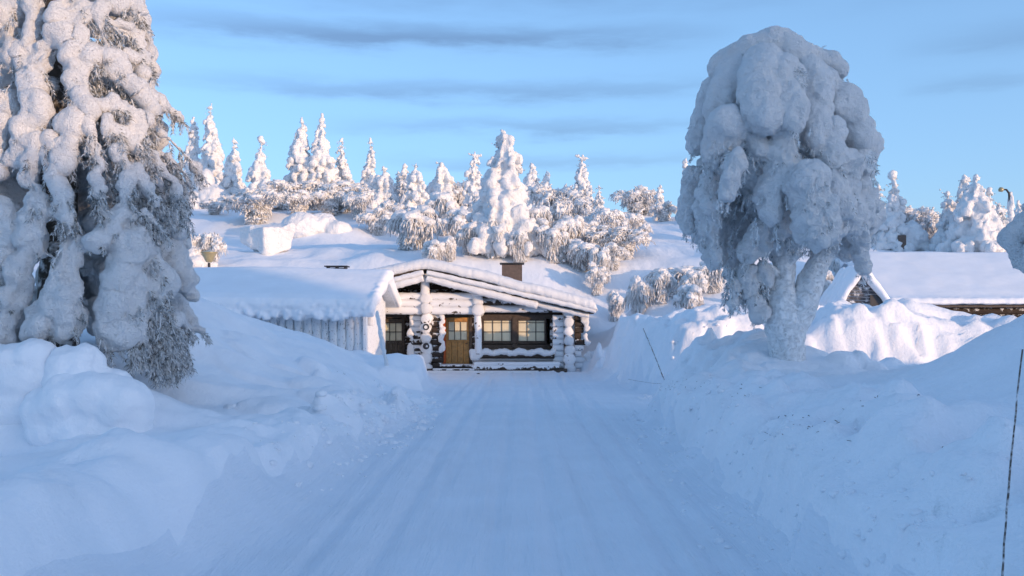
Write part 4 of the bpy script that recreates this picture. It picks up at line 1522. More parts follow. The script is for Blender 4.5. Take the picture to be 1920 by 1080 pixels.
# warm lit young pines left of the lamp
for i, (px, top, base, wp, lab) in enumerate(((300, 425, 500, 44, 'small sunlit snowy pine at the right edge of the big spruce'), (330, 420, 496, 40, 'second small sunlit snowy pine by the big spruce'), (352, 440, 502, 70, 'hunched snow-covered pine left of the cone lamp'))):
    x, y, z = on_ground(px, base)
    snowy_spruce('pine_tree', lab, 'pine tree', (x, y, z - 0.1), (base - top) / F * y, wp / F * y, 900 + i, GS, 0.4, 0, 0, 1.4)


def mound(label, rows, voxel, mat, bumps, seed, name='snow_mound', cat='snow mound'):  # fused lumps of snow
    """rows: px, py, Y, rx, ry, rz in metres"""
    bl = []
    for px, py, Y, rx, ry, rz in rows:
        c = at(px, py, Y)
        bl.append((c.x, c.y, c.z, rx, ry, rz))
    o = link(name, snow_blob_mesh(name, bl, voxel, mat, 8, bumps, 2, seed))
    return tag(o, label, cat)


_, yb, _ = on_ground(500, 470)
# square block of cut snow
bm = bmesh.new()
c = at(502, 446, yb)
pts = [(-1.55, 0.1, 0.25), (0.1, -1.35, -0.95), (1.45, -0.3, 0.05), (-0.1, 1.3, 0.2), (-1.5, 0.1, -1.2), (0.1, -1.1, -1.5), (1.3, -0.3, -1.2), (-0.1, 1.2, -1.0)]
top = [(-1.6, 0.1, 0.62), (0.15, -1.5, 0.42), (1.6, -0.35, 0.72), (-0.1, 1.4, 0.95)]
bot = [(-1.5, 0.1, -0.2), (0.2, -1.0, -1.15), (1.3, -0.3, -0.7), (-0.1, 1.2, -1.2), ]
V = [Vector(p) + c for p in bot + top]
me = make_mesh('t', V, [(0, 3, 2, 1), (4, 5, 6, 7), (0, 1, 5, 4), (1, 2, 6, 5), (2, 3, 7, 6), (3, 0, 4, 7)])
tr = []
for p in me.polygons:
    vv = list(p.vertices)
    tr += [(vv[0], vv[1], vv[2]), (vv[0], vv[2], vv[3])]
v, f, n = remesh(np.array([q[:] for q in V]), np.array(tr), 0.07, 9)
v = v + n * (0.22 * fbm(v / 0.7, 3, 4) + 0.06 * cellbump(v / 0.3, 4))[:, None]
tag(link('snow_block', make_mesh('snow_block', v, f, M_fsnow)), 'square-cut block of snow with one sunlit face on the slope', 'snow block')
_, ym, _ = on_ground(590, 436)
mound('rounded double snow mound right of the square snow block', [(565, 425, ym, 1.5, 1.3, 1.0), (600, 424, ym + .6, 1.4, 1.2, 0.95), (632, 430, ym + .3, 1.0, 1.0, 0.65)], 0.09, M_fsnow, ((0.7, 0.12, 'n'),), 5)
_, ym, _ = on_ground(400, 392)
mound('tall sunlit snow heap at the foot of the left spires', [(385, 350, ym, 0.9, 0.9, 1.6), (400, 372, ym, 1.4, 1.1, 1.3), (425, 382, ym, 1.3, 1.0, 0.8), (365, 378, ym, 1.0, 1.0, 1.0)], 0.09, M_fsnow, ((0.6, 0.16, 'c'),), 6)

MB = ((0.8, 0.10, 'n'), (0.3, 0.03, 'n'), (0.09, 0.012, 'n'))
mound('steep-faced snow lump in the left foreground below the big spruce', [(90, 768, 12.8, .34, .4, .34), (130, 752, 12.7, .42, .45, .38), (180, 747, 12.7, .44, .45, .36), (225, 757, 12.7, .36, .4, .33), (160, 800, 12.8, .62, .45, .34), (245, 778, 12.7, .2, .26, .24), (100, 815, 12.8, .4, .4, .3), (220, 815, 12.8, .4, .4, .3)], 0.045, M_ground, MB, 15)
mound('round snow lump tucked under the big spruce', [(125, 682, 13.0, .30, .4, .28), (158, 676, 13.0, .28, .36, .28), (145, 715, 13.0, .5, .45, .30), (140, 755, 13.1, .7, .45, .34), (205, 730, 13.2, .45, .4, .3)], 0.045, M_ground, MB, 16)
mound('snow lump at the left edge under the big spruce', [(20, 674, 13.0, .40, .45, .32), (62, 666, 13.0, .34, .4, .28), (40, 710, 13.0, .65, .45, .34), (-30, 680, 13.1, .5, .45, .42), (30, 750, 13.1, .7, .5, .45), (-60, 740, 13.1, .6, .5, .45)], 0.045, M_ground, MB, 17)
rr = random.Random(6)
rows = []
for i in range(26):
    q = i / 25
    rows.append((420 + 240 * q + rr.uniform(-6, 6), 768 + 62 * q + rr.uniform(-6, 5), 15.4 - 0.3 * q, rr.uniform(.10, .22), rr.uniform(.12, .2), rr.uniform(.07, .15)))
mound('low broken ridge of ploughed snow along the left road edge', rows, 0.035, M_bank, ((0.25, 0.08, 'n'), (0.1, 0.03, 'n')), 18, 'snow_ridge', 'snow ridge')
mound('heap of ploughed snow clods where the left bank meets the road', [(745, 800, 18.3, .22, .2, .16), (770, 792, 18.4, .25, .2, .2), (790, 800, 18.3, .14, .15, .1), (758, 806, 18.2, .16, .15, .1), (800, 795, 18.6, .1, .1, .08)], 0.03, M_bank, ((0.2, 0.08, 'n'), (0.09, 0.03, 'n')), 19, 'snow_heap', 'snow heap')

# little hut smothered in snow
x, y, z = on_ground(1690, 470)
kio = thing('snow_hut', 'tiny snow-smothered hut with a dark doorway', 'hut', (0, 0, 0))
bl = []
rs = random.Random(5)
for (px, py, r) in ((1675, 462, .55), (1672, 445, .5), (1690, 430, .55), (1708, 428, .55), (1725, 440, .6), (1715, 460, .6), (1735, 460, .6), (1748, 465, .5), (1680, 425, .4), (1712, 448, .6)):
    c = at(px, py, y + 0.3)
    for _ in range(3):
        bl.append((c.x + rs.uniform(-.2, .2), c.y + rs.uniform(-.1, .8), c.z + rs.uniform(-.15, .15), r, r * 1.2, r * 0.9))
link('snow', snow_blob_mesh('snow', bl, 0.07, M_fsnow, 2, ((0.35, 0.14, 'c'),), 1, 8), kio)
c = at(1692, 454, y - 0.42)
g = Geo()
g.box(c.x - 0.23, c.x + 0.23, c.y, c.y + 0.5, c.z - 0.42, c.z + 0.42)
g.build('doorway', M_metal, kio)

# ------------------------------------------------------------------ lamps
y = 42.0
z = gz(wx(392, y), y)
lp = thing('park_lamp', 'olive cone-shaped park lamp above the shed roof', 'lamp', (wx(392, y), y, z))
hz = wz(492, y) - z
k = y / F
g = Geo()
g.tube([(0, 0, -1.0), (0, 0, hz - 0.02)], 0.06, 10)
g.build('post', M_black, lp)
g = Geo()
zz = [hz, hz + 3 * k, hz + 17 * k, hz + 18 * k]
g.tube([(0, 0, q) for q in zz], [5 * k, 7 * k, 14 * k, 15 * k], 20)
g.build('lamp_shade', M_lamp, lp, True)
g = Geo()
g.tube([(0, 0, hz + 18.05 * k), (0, 0, hz + 19 * k), (0, 0, hz + 22.5 * k)], [16 * k, 16 * k, 2 * k], 20)
g.build('lid', M_lamp, lp, False)

x, y, z = on_ground(1893, 452)
sl2 = thing('street_lamp', 'street lamp with a snow-caked post at the far right', 'street lamp', (x, y, z))
k = y / F
H = 96 * k
g = Geo()
g.tube([(0, 0, -0.4), (0, 0, H * 0.8), (-1 * k, 0, H * 0.93), (-6 * k, 0, H), (-14 * k, 0, H * 1.005)], [0.09, 0.08, 0.07, 0.06, 0.05], 8)
g.build('post', M_black, sl2, True)
g = Geo()
g.tube([(-11 * k, 0, H + 0.4 * k), (-14 * k, 0, H), (-19 * k, 0, H + 0.6 * k), (-20.5 * k, 0, H + 1.4 * k)], [0.06, 0.15, 0.15, 0.05], 10)
g.build('lamp_head', M_lamp, sl2, True)
bl = []
rs = random.Random(2)
for i in range(16):
    q = i / 15
    r = (0.16 + 0.16 * (1 - q)) * rs.uniform(0.8, 1.2)
    bl.append((rs.uniform(-.06, .06) + 0.05, rs.uniform(-.06, .06), H * (0.05 + 0.87 * q), r, r, r * 1.3))
link('snow', snow_blob_mesh('snow', bl, 0.06, M_fsnow, 2, ((0.25, 0.08, 'c'),), 1, 4), sl2)

# ------------------------------------------------------------------ mushroom-shaped snow-loaded pine at right
def chain(bl, pts, rads, squash=1.0, rs=None, jit=0.0, var=0.2, step=0.62):
    """lumps along a path"""
    P = [Vector(p) for p in pts]
    for i in range(len(P) - 1):
        L = (P[i + 1] - P[i]).length
        n = max(2, int(L / (step * min(rads[i], rads[i + 1])) + 1))
        for q in range(n + (1 if i == len(P) - 2 else 0)):
            t = q / n
            c = P[i] + (P[i + 1] - P[i]) * t
            r = rads[i] + (rads[i + 1] - rads[i]) * t
            if rs:
                c = c + Vector((rs.uniform(-jit, jit), rs.uniform(-jit, jit), rs.uniform(-jit, jit))) * r
                r *= rs.uniform(1 - var, 1 + var * 0.75)
            bl.append((c.x, c.y, c.z, r, r, r * squash))


YT = 17.5
KT = YT / F


def zt(zx, zy, base=40):
    """zoomed photo reading -> photo pixel"""
    return 1220 + zx / 2.842, base + zy / 2.842


def crown_R(py):
    return float(np.interp(py, [55, 100, 150, 250, 330, 430, 520], [0.35, 0.85, 1.25, 1.7, 1.85, 1.85, 1.6]))


AXT = (1462 - 960) / F * YT


def front(px, py, r, k=0.82):
    """put a lump on the near side of the crown"""
    xx = (px - 960) / F * YT
    R = max(0.1, crown_R(py) - r * 0.6)
    dx = min(abs(xx - AXT), R)
    dy = math.sqrt(max(R * R - dx * dx, 0)) * k
    Yn = YT - dy
    return at(1462 + (px - 1462) * 0.955, py, Yn)


CR = [  # zoom readings: base row, ((x,y)...), radius in zoom units start, end
    (40, ((650, 125), (500, 190), (390, 270)), 88, 90), (40, ((700, 130), (800, 190)), 70, 60), (40, ((840, 170), (900, 200)), 50, 60),
    (40, ((920, 205), (1000, 250)), 70, 62), (40, ((1015, 235), (1030, 285)), 45, 40), (40, ((950, 300), (990, 340)), 60, 50), (40, ((1040, 380), (1070, 410)), 45, 40), (40, ((1000, 440), (1050, 460)), 60, 50),
    (40, ((600, 270), (590, 430), (600, 500)), 125, 100), (40, ((720, 300), (740, 430), (780, 530)), 110, 62), (40, ((640, 520), (610, 555)), 62, 45),
    (40, ((430, 300), (390, 380), (350, 450)), 110, 80), (40, ((310, 380), (240, 560), (215, 650)), 75, 60),
    (40, ((400, 580), (350, 650), (310, 720)), 92, 72), (40, ((500, 560), (545, 620)), 70, 45), (40, ((570, 660), (580, 700)), 52, 45),
    (40, ((430, 750), (410, 850), (380, 920)), 80, 50), (40, ((200, 850), (190, 960), (180, 1040)), 70, 55), (40, ((290, 850), (300, 960), (310, 1010)), 72, 50),
    (40, ((850, 260), (880, 330), (880, 420)), 70, 90), (40, ((890, 470), (880, 560)), 88, 80), (40, ((880, 640), (890, 670)), 60, 55), (40, ((980, 590), (970, 650)), 72, 60),
    (40, ((1000, 420), (1080, 560), (1150, 700)), 95, 95), (40, ((1130, 740), (1170, 790)), 82, 60), (40, ((980, 720), (1060, 770)), 80, 72), (40, ((1180, 680), (1190, 760)), 50, 45),
    (40, ((700, 660), (740, 740)), 85, 70), (40, ((690, 820), (650, 900), (640, 1010)), 85, 62), (40, ((760, 760), (700, 860)), 60, 60),
    (40, ((850, 870), (870, 980), (880, 1090)), 115, 110), (40, ((960, 900), (1000, 1000)), 80, 80), (40, ((1050, 920), (1090, 1060)), 85, 85), (40, ((1140, 900), (1170, 1000), (1190, 1110)), 62, 50),
    (360, ((180, 60), (180, 170)), 58, 38), (360, ((260, 60), (270, 220)), 55, 40), (360, ((320, 100), (310, 200), (330, 340)), 42, 30), (360, ((630, 50), (640, 130)), 65, 45),
    (360, ((880, 80), (900, 190), (890, 240)), 105, 62), (360, ((1000, 130), (1010, 250)), 70, 40), (360, ((1110, 80), (1130, 220), (1160, 400)), 78, 30), (360, ((1190, 100), (1195, 220)), 45, 30),
    (360, ((720, 150), (700, 210)), 62, 40), (360, ((580, 210), (530, 290), (510, 340)), 56, 36), (360, ((610, 250), (590, 310)), 46, 30), (360, ((820, 220), (790, 270)), 55, 36), (360, ((480, 330), (500, 380)), 32, 22),
    (360, ((510, 410), (500, 540)), 30, 18), (360, ((600, 410), (620, 490)), 34, 20), (360, ((440, 500), (430, 600)), 26, 16), (360, ((560, 590), (575, 640)), 36, 28), (360, ((545, 470), (540, 540)), 24, 16),
]
mush = thing('pine_tree', 'mushroom-shaped snow-loaded pine with forked white trunk on the right bank', 'pine tree', (AXT, YT, gz(AXT, YT)), 0, None)
O = Vector(mush.location)
rs = random.Random(21)
bl = []
ends = []
for base, pts, r0, r1 in CR:
    n = len(pts)
    P = []
    rr_ = []
    for i, (a, b) in enumerate(pts):
        px, py = zt(a, b, base)
        r = (r0 + (r1 - r0) * i / (n - 1)) / 2.842 * KT
        kf = (1.16 if pts[0] in ((600, 270), (720, 300), (430, 300), (400, 580), (850, 870), (430, 750)) else 0.80) if base == 40 else (0.6 if (a < 400 or a > 950) else 0.35)
        if base == 360 and b > 380:
            kf = 0.15
        P.append(front(px, py, r, kf) - O)
        rr_.append(r)
    big = base == 40 and pts[0][1] < 600 and pts[0][0] < 860
    chain(bl, P, rr_, 1.12, rs, 0.05 if big else 0.2, 0.06 if big else 0.2, 0.35 if big else 0.6)
    ends.append((P[-1], rr_[-1]))
# far side of the crown and its core
for i in range(80):
    an = rs.uniform(0.15, math.pi - 0.15)
    py = rs.uniform(110, 430)
    R = crown_R(py) * rs.uniform(0.7, 0.93)
    zc = CAMH + (HORY - py) / F * YT
    r = rs.uniform(0.22, 0.42)
    p = Vector((AXT + math.cos(an) * (R - r * 0.5), YT + math.sin(an) * (R - r * 0.5), zc)) - O
    chain(bl, [p, p + Vector((0, 0, -rs.uniform(0.3, 0.8)))], [r, r * 0.6], 1.1, rs, 0.1)
for py, r in ((100, .55), (130, .7), (170, .85), (220, 1.0), (270, 1.1), (320, 0.95), (370, .7)):
    c = at(1462, py, YT) - O
    bl.append((c.x, c.y, c.z, r, r, r * 0.7))
V, Fc = blobs_geo(bl, 2)
v, f, n = remesh(V, Fc, 0.034, 3)
lowf = np.interp(v[:, 2] + O.z, [2.6, 4.2, 5.2, 6.4, 7.4], [1.25, 1.15, 0.7, 0.45, 0.4])
d = 0.10 * 1.6 * fbm(v / 0.7, 3, 31) + lowf * (0.085 * (cellbump(v / 0.26 + 0.35 * fbm(v / 0.3, 2, 35)[:, None], 33) - 0.6) + 0.035 * 1.6 * fbm(v / 0.16, 2, 36)) + 0.012 * 1.6 * fbm(v / 0.06, 2, 37)
d += 0.03 * (cellbump(v / 0.13, 39) - 0.6) * (0.4 + lowf)
v = v + n * d[:, None]
me = make_mesh('crown', v, f, M_tsnow)
crev = np.nonzero((d < np.percentile(d, 12)) & (n[:, 1] < 0.3))[0]
mush_crev = [(v[q], n[q]) for q in np.random.RandomState(3).choice(crev, 420)]
link('crown', me, mush)
# trunk and the right limb
def path_px(rows, dY=0):
    return [at(1220 + a / 2.842, 360 + b / 2.842, YT + dY) - O for a, b in rows]


def skin_tube(name, pts, rads, mat, parent, amp=0.03, seed=0, sides=26):
    cv = []
    rr2 = []
    P = [Vector(p) for p in pts]
    for i in range(len(P) - 1):
        for q in range(14):
            t = q / 14
            p0 = P[max(i - 1, 0)]
            p3 = P[min(i + 2, len(P) - 1)]
            a, b = P[i], P[i + 1]
            cv.append(0.5 * ((2 * a) + (b - p0) * t + (2 * p0 - 5 * a + 4 * b - p3) * t * t + (3 * a - p0 - 3 * b + p3) * t ** 3))
            rr2.append(rads[i] + (rads[i + 1] - rads[i]) * (t * t * (3 - 2 * t)))
    cv.append(P[-1])
    rr2.append(rads[-1])
    V, Fc = tube_geo(cv, rr2, sides)
    V = np.array([v[:] for v in V])
    ctr = np.repeat(np.array([c[:] for c in cv]), sides, 0)
    nn = V - ctr
    nn /= np.maximum(np.linalg.norm(nn, axis=1), 1e-6)[:, None]
    V = V + nn * (amp * (fbm(V / 0.12, 3, seed) * 1.5 + 1.0 * fbm(V / 0.45, 2, seed + 3) + 0.6 * cellbump(V / 0.1, seed)))[:, None]
    return link(name, make_mesh(name, V, Fc, mat), parent)


M_crust = frost_mat('snow_crusted_bark', (0.70, 0.72, 0.74), (0.86, 0.88, 0.90), scale=16.0, lo=0.30, hi=0.55, up=0.05, bumpy=0.05, fine=30)
skin_tube('trunk', path_px(((745, 1040), (738, 950), (725, 820), (715, 700), (700, 560), (710, 420), (720, 250), (700, 60))), [0.40, 0.29, 0.32, 0.37, 0.27, 0.19, 0.15, 0.1], M_crust, mush, 0.035, 5)
skin_tube('limb', path_px(((735, 760), (800, 620), (850, 480), (900, 370), (955, 285), (990, 200), (1000, 100)), -0.05), [0.24, 0.28, 0.22, 0.18, 0.14, 0.10, 0.05], M_crust, mush, 0.03, 9)
for i, (a, b) in enumerate((((700, 480), (600, 380)), ((705, 430), (800, 330)), ((710, 350), (580, 230)))):
    skin_tube('limb', [path_px((a,))[0], (path_px((a,))[0] + path_px((b,), -0.3)[0]) * 0.5 + Vector((0, 0, 0.06)), path_px((b,), -0.3)[0]], [0.10, 0.07, 0.04], M_crust, mush, 0.02, 20 + i, 12)
# hanging frosted twigs under the crown
g = Geo()
for (p, r) in ends:
    for _ in range(5):
        q = p + Vector((rs.uniform(-r, r), rs.uniform(-.2, .6), -r * rs.uniform(0.3, 0.9)))
        needle_spray(g, q, (rs.uniform(-.4, .4), rs.uniform(-.3, .3), -0.8), rs.uniform(0.10, 0.26), rs, 0.04, 0.010, 110, 0.6)
for _ in range(150):
    an = rs.uniform(0, 6.28)
    R = rs.uniform(0.3, 1.7)
    py = rs.uniform(300, 455) if R > 0.8 else rs.uniform(330, 430)
    q = Vector((AXT + math.cos(an) * R, YT + math.sin(an) * R, CAMH + (HORY - py) / F * YT)) - O
    needle_spray(g, q, (math.cos(an) * 0.4, math.sin(an) * 0.4, -0.7), rs.uniform(0.2, 0.45), rs, 0.045, 0.011, 100, 0.7)
for _ in range(120):
    a, b = rs.uniform(400, 640), rs.uniform(380, 540)
    q = path_px(((a, b),), rs.uniform(-0.3, 0.5))[0]
    needle_spray(g, q, (rs.uniform(-.4, .3), rs.uniform(-.3, .3), -0.8), rs.uniform(0.2, 0.42), rs, 0.045, 0.012, 100, 0.7)
for q, nn_ in mush_crev:
    needle_spray(g, q, nn_ * 0.6 + np.array([0, 0, -0.5]), rs.uniform(0.06, 0.13), rs, 0.03, 0.006, 160, 0.4)
M_frneedle = frost_mat('heavy_frost_needles', (0.10, 0.105, 0.105), (0.80, 0.82, 0.84), scale=9.0, lo=0.28, hi=0.46, up=0.1, fine=60)
o = g.build('hanging_twigs', M_frneedle, mush)
o['kind'] = 'stuff'

# ------------------------------------------------------------------ big spruce at left
YS = 15.0
KS = YS / F
AXS = (105 - 960) / F * YS
spr = thing('spruce_tree', 'huge snow-loaded spruce filling the left edge, boughs hanging to the ground', 'spruce tree', (AXS, YS, gz(AXS, YS)))
O = Vector(spr.location)


def sp_R(py):
    return float(np.interp(py, [-400, 0, 120, 230, 400, 560, 700], [0.9, 1.45, 1.62, 1.95, 2.25, 2.2, 2.0]))


def sfront(px, py, r, k=0.8):
    xx = (px - 960) / F * YS
    R = max(0.2, sp_R(py) - r * 0.5)
    dx = min(abs(xx - AXS), R)
    dy = math.sqrt(max(R * R - dx * dx, 0)) * k
    return at(px, py, YS - dy) - O


A_ = 1 / 2.7
B_ = 1 / 2.571
SP = []


def z1(rows, r0, r1):
    SP.append(([(a * A_, b * A_) for a, b in rows], r0 * A_, r1 * A_))


def z2(rows, r0, r1):
    SP.append(([(a * B_, 380 + b * B_) for a, b in rows], r0 * B_, r1 * B_))


z1(((340, -60), (320, 60), (310, 130), (290, 220)), 65, 55)
z1(((390, 60), (350, 160), (330, 240)), 50, 35)
z1(((170, -40), (170, 100), (150, 200), (120, 260)), 62, 42)
z1(((50, -20), (50, 100), (40, 170)), 55, 42)
z1(((10, 150), (60, 240), (40, 320)), 45, 35)
z1(((215, 260), (190, 360), (165, 445)), 80, 72)
z1(((120, 330), (130, 430)), 50, 45)
z1(((365, 300), (400, 400), (440, 490), (445, 560)), 58, 42)
z1(((370, 380), (400, 450)), 60, 50)
z1(((195, 510), (165, 610), (110, 730), (60, 800)), 62, 45)
z1(((180, 700), (150, 820), (120, 910)), 45, 52)
z1(((380, 610), (345, 730), (320, 840)), 50, 44)
z1(((240, 700), (250, 830), (280, 920), (300, 960)), 30, 32)
z1(((430, 10), (415, 150), (400, 260)), 32, 32)
z1(((500, 40), (520, 150), (545, 230)), 42, 30)
z1(((460, 280), (450, 340)), 45, 25)
z1(((620, 150), (700, 180), (700, 240)), 50, 52)
z1(((650, 260), (740, 290), (735, 380)), 50, 38)
z1(((600, 10), (690, 20), (725, 70), (700, 100)), 45, 34)
z1(((500, 270), (570, 300), (600, 370)), 48, 52)
z1(((560, 120), (580, 170)), 38, 30)
z1(((620, 410), (750, 490), (850, 545), (925, 615)), 40, 14)
z1(((720, 500), (800, 590)), 38, 20)
z1(((540, 510), (640, 560), (690, 620), (740, 700)), 50, 36)
z1(((740, 600), (880, 730), (1000, 850), (1010, 880)), 24, 18)
z1(((640, 670), (760, 780), (850, 890)), 44, 30)
z1(((860, 790), (930, 880), (960, 960)), 32, 22)
z1(((600, 780), (720, 900), (790, 1030)), 46, 36)
z1(((450, 630), (480, 760), (510, 850)), 34, 34)
z1(((560, 620), (600, 700)), 40, 32)
z1(((640, 880), (640, 980), (650, 1060)), 44, 34)
z1(((480, 880), (500, 1000), (520, 1080)), 42, 42)
z1(((30, 520), (-20, 680), (-30, 900)), 70, 60)
z1(((170, 960), (200, 1020), (160, 1060)), 44, 40)
z1(((320, 960), (330, 1040)), 48, 40)
z1(((880, 920), (900, 1020)), 30, 22)
z2(((180, 10), (175, 150), (160, 290)), 66, 55)
z2(((10, 60), (30, 180), (20, 300)), 80, 60)
z2(((130, 310), (80, 420), (50, 540), (40, 650)), 60, 55)
z2(((-20, 440), (-10, 620)), 60, 50)
z2(((350, 190), (300, 330), (250, 480), (215, 600)), 60, 90)
z2(((330, 400), (320, 600)), 80, 70)
z2(((600, 60), (540, 90), (480, 180)), 50, 38)
z2(((640, 210), (600, 330), (570, 470), (560, 640)), 85, 78)
z2(((590, 420), (530, 640), (540, 700)), 60, 48)
z2(((650, 480), (630, 640)), 62, 45)
z2(((710, 220), (770, 330), (810, 440)), 58, 40)
z2(((700, 400), (760, 450)), 55, 40)
z2(((830, 560), (920, 620), (980, 612)), 28, 10)
z2(((300, 30), (330, 110)), 50, 40)
z2(((690, 40), (760, 100), (800, 140)), 30, 16)
rs = random.Random(8)
bl = []
sp_paths = []
for rows, r0, r1 in SP:
    n = len(rows)
    P = []
    R_ = []
    for i, (px, py) in enumerate(rows):
        r = (r0 + (r1 - r0) * i / (n - 1)) * KS * (0.74 if rows[-1][0] > 185 and rows[-1][1] < 420 else (0.86 if rows[-1][1] < 420 else 0.95))
        P.append(sfront(px, py, r))
        R_.append(r)
    chain(bl, P, R_, 1.05, rs, 0.26)
    sp_paths.append((P, R_))
# boughs on the sides and back, and the part of the tree above the picture
for i in range(150):
    zc = rs.uniform(0.6, 11.0)
    R = float(np.interp(zc, [0, 2, 4, 6, 8, 11.5], [2.1, 2.2, 1.9, 1.5, 1.1, 0.3]))
    an = rs.uniform(0.05, math.pi - 0.05) if zc < 6.5 else rs.uniform(0, 6.28)
    if rs.random() < 0.35:
        an = rs.uniform(math.pi * 0.85, math.pi * 1.4)
    d = Vector((math.cos(an), math.sin(an), 0))
    p0 = d * R * 0.35 + Vector((0, 0, zc + 0.3))
    p1 = d * R * 0.75 + Vector((0, 0, zc))
    p2 = d * R * 0.95 + Vector((0, 0, zc - rs.uniform(0.4, 0.9)))
    if p2.z < 0.05:
        p2.z = 0.05
    r = rs.uniform(0.16, 0.30)
    chain(bl, [p0, p1, p2], [r, r, r * 0.7], 1.05, rs, 0.12)
me = snow_blob_mesh('crown', bl, 0.04, M_tsnow, 1, ((0.45, 0.13, 'n'), (0.21, 0.07, 'c'), (0.14, 0.03, 'n'), (0.8, 0.07, 'n'), (0.07, 0.014, 'n')), 2, 51)
link('crown', me, spr)
skin_tube('trunk', [(0, 0, -0.5), (0.05, 0, 3), (0.0, 0, 7), (0.05, 0, 11.2)], [0.34, 0.26, 0.16, 0.05], M_dbark, spr, 0.03, 3, 14)
g = Geo()
for P, R_ in sp_paths:
    right = P[-1].x > 0.7
    k = 16 if right else 5
    for i in range(k):
        q = rs.random() * (len(P) - 1)
        j = min(int(q), len(P) - 2)
        c = P[j] + (P[j + 1] - P[j]) * (q - j)
        r = R_[j]
        side = Vector((rs.uniform(-1, 1), rs.uniform(-1.0, 0.4), -rs.uniform(0.2, 1.0))).normalized()
        needle_spray(g, c + side * r * 0.75, (side.x * 0.6 + (0.35 if right else 0), side.y * 0.5 - 0.1, -0.8), rs.uniform(0.12, 0.3), rs, 0.045, 0.007, 170, 0.5)
# frosted spray-work on the right flank
for i in range(330):
    py = rs.uniform(140, 420)
    px = rs.uniform(170, float(np.interp(py, [140, 215, 240, 330, 420], [255, 280, 262, 350, 360])))
    c = sfront(px, py, 0.05, rs.uniform(0.35, 0.75))
    needle_spray(g, c, (rs.uniform(0.0, 0.6), rs.uniform(-.4, .1), -0.5), rs.uniform(0.14, 0.32), rs, 0.045, 0.007, 170, 0.7)
# dark needle bough hanging low on the right
for i in range(230):
    t = rs.random()
    px = 296 + 18 * t + rs.uniform(-36, 44) * (0.65 + 0.35 * math.sin(t * 3.14))
    py = 585 + 112 * t
    c = sfront(px, py, 0.0, 0.8) + Vector((0, rs.uniform(-.05, .25), 0))
    needle_spray(g, c, (rs.uniform(-.5, .5), rs.uniform(-.5, .1), -0.8), rs.uniform(0.14, 0.30), rs, 0.055, 0.007, 150, 0.5)
for i in range(50):
    px, py = 255 + rs.uniform(-9, 16), rs.uniform(635, 680)
    c = sfront(px, py, 0.0, 0.86)
    needle_spray(g, c, (rs.uniform(-.4, .4), -0.2, -0.8), rs.uniform(0.12, 0.22), rs, 0.055, 0.007, 150, 0.5)
o = g.build('needles', M_needle, spr)
o['kind'] = 'stuff'

# ------------------------------------------------------------------ snow-heavy tree just outside the right edge
yo = 12.0
xo = (2040 - 960) / F * yo
ot = thing('spruce_tree', 'snow-heavy bough of a tree reaching in at the right edge', 'spruce tree', (xo, yo, gz(xo, yo)))
O = Vector(ot.location)
bl = []
chain(bl, [at(1950, 400, yo) - O, at(1905, 450, yo) - O, at(1899, 500, yo) - O], [0.16, 0.15, 0.10], 1.2, rs, 0.25)
chain(bl, [at(1990, 380, yo - 0.3) - O, at(1945, 470, yo - 0.3) - O, at(1935, 510, yo - 0.2) - O], [0.18, 0.16, 0.11], 1.2, rs, 0.25)
for i in range(40):
    an = rs.uniform(0, 6.28)
    zc = rs.uniform(0.5, 3.6)
    R = 0.75 * (1 - zc / 4.6)
    p = Vector((math.cos(an) * R + 0.15, math.sin(an) * R, zc))
    chain(bl, [p, p + Vector((math.cos(an) * 0.1, math.sin(an) * 0.1, -0.4))], [0.24, 0.15], 1.1, rs, 0.1)
link('crown', snow_blob_mesh('crown', bl, 0.045, M_tsnow, 2, ((0.5, 0.12, 'n'), (0.22, 0.08, 'c'), (0.13, 0.04, 'n')), 1, 61), ot)
skin_tube('trunk', [(0.1, 0, -0.4), (0.1, 0, 2), (0.1, 0, 4)], [0.2, 0.14, 0.04], M_bark, ot, 0.02, 3, 10)

# ------------------------------------------------------------------ marker poles
def pole(label, p0, p1, r0, r1, mat, bend=0.0, frost=None):
    t = thing('marker_pole', label, 'pole', p0)
    P0, P1 = Vector((0, 0, 0)), Vector(p1) - Vector(p0)
    pts = []
    rad = []
    n = 22
    rs_ = random.Random(int(abs(p0[0] * 100)))
    for i in range(n + 1):
        q = i / n
        pts.append(P0 + (P1 - P0) * q + Vector((bend * math.sin(q * 3.14) + rs_.uniform(-1, 1) * r0 * 0.35, 0, 0)))
        rad.append((r0 + (r1 - r0) * q) * rs_.uniform(0.85, 1.15))
    V, Fc = tube_geo(pts, rad, 7)
    link('stick', make_mesh('stick', V, Fc, mat), t)
    if frost:
        f0, f1, fr = frost
        sub = [pts[i] for i in range(n + 1) if f0 <= i / n <= f1]
        bl_ = []
        for i, c in enumerate(sub):
            r = fr * rs_.uniform(0.8, 1.25)
            bl_.append((c.x, c.y, c.z, r, r, r * 2.2))
        link('frost', snow_blob_mesh('frost', bl_, fr * 0.4, M_fuzz, 2, ((0.08, fr * 0.3, 'c'),), 1, 3), t)
    return t


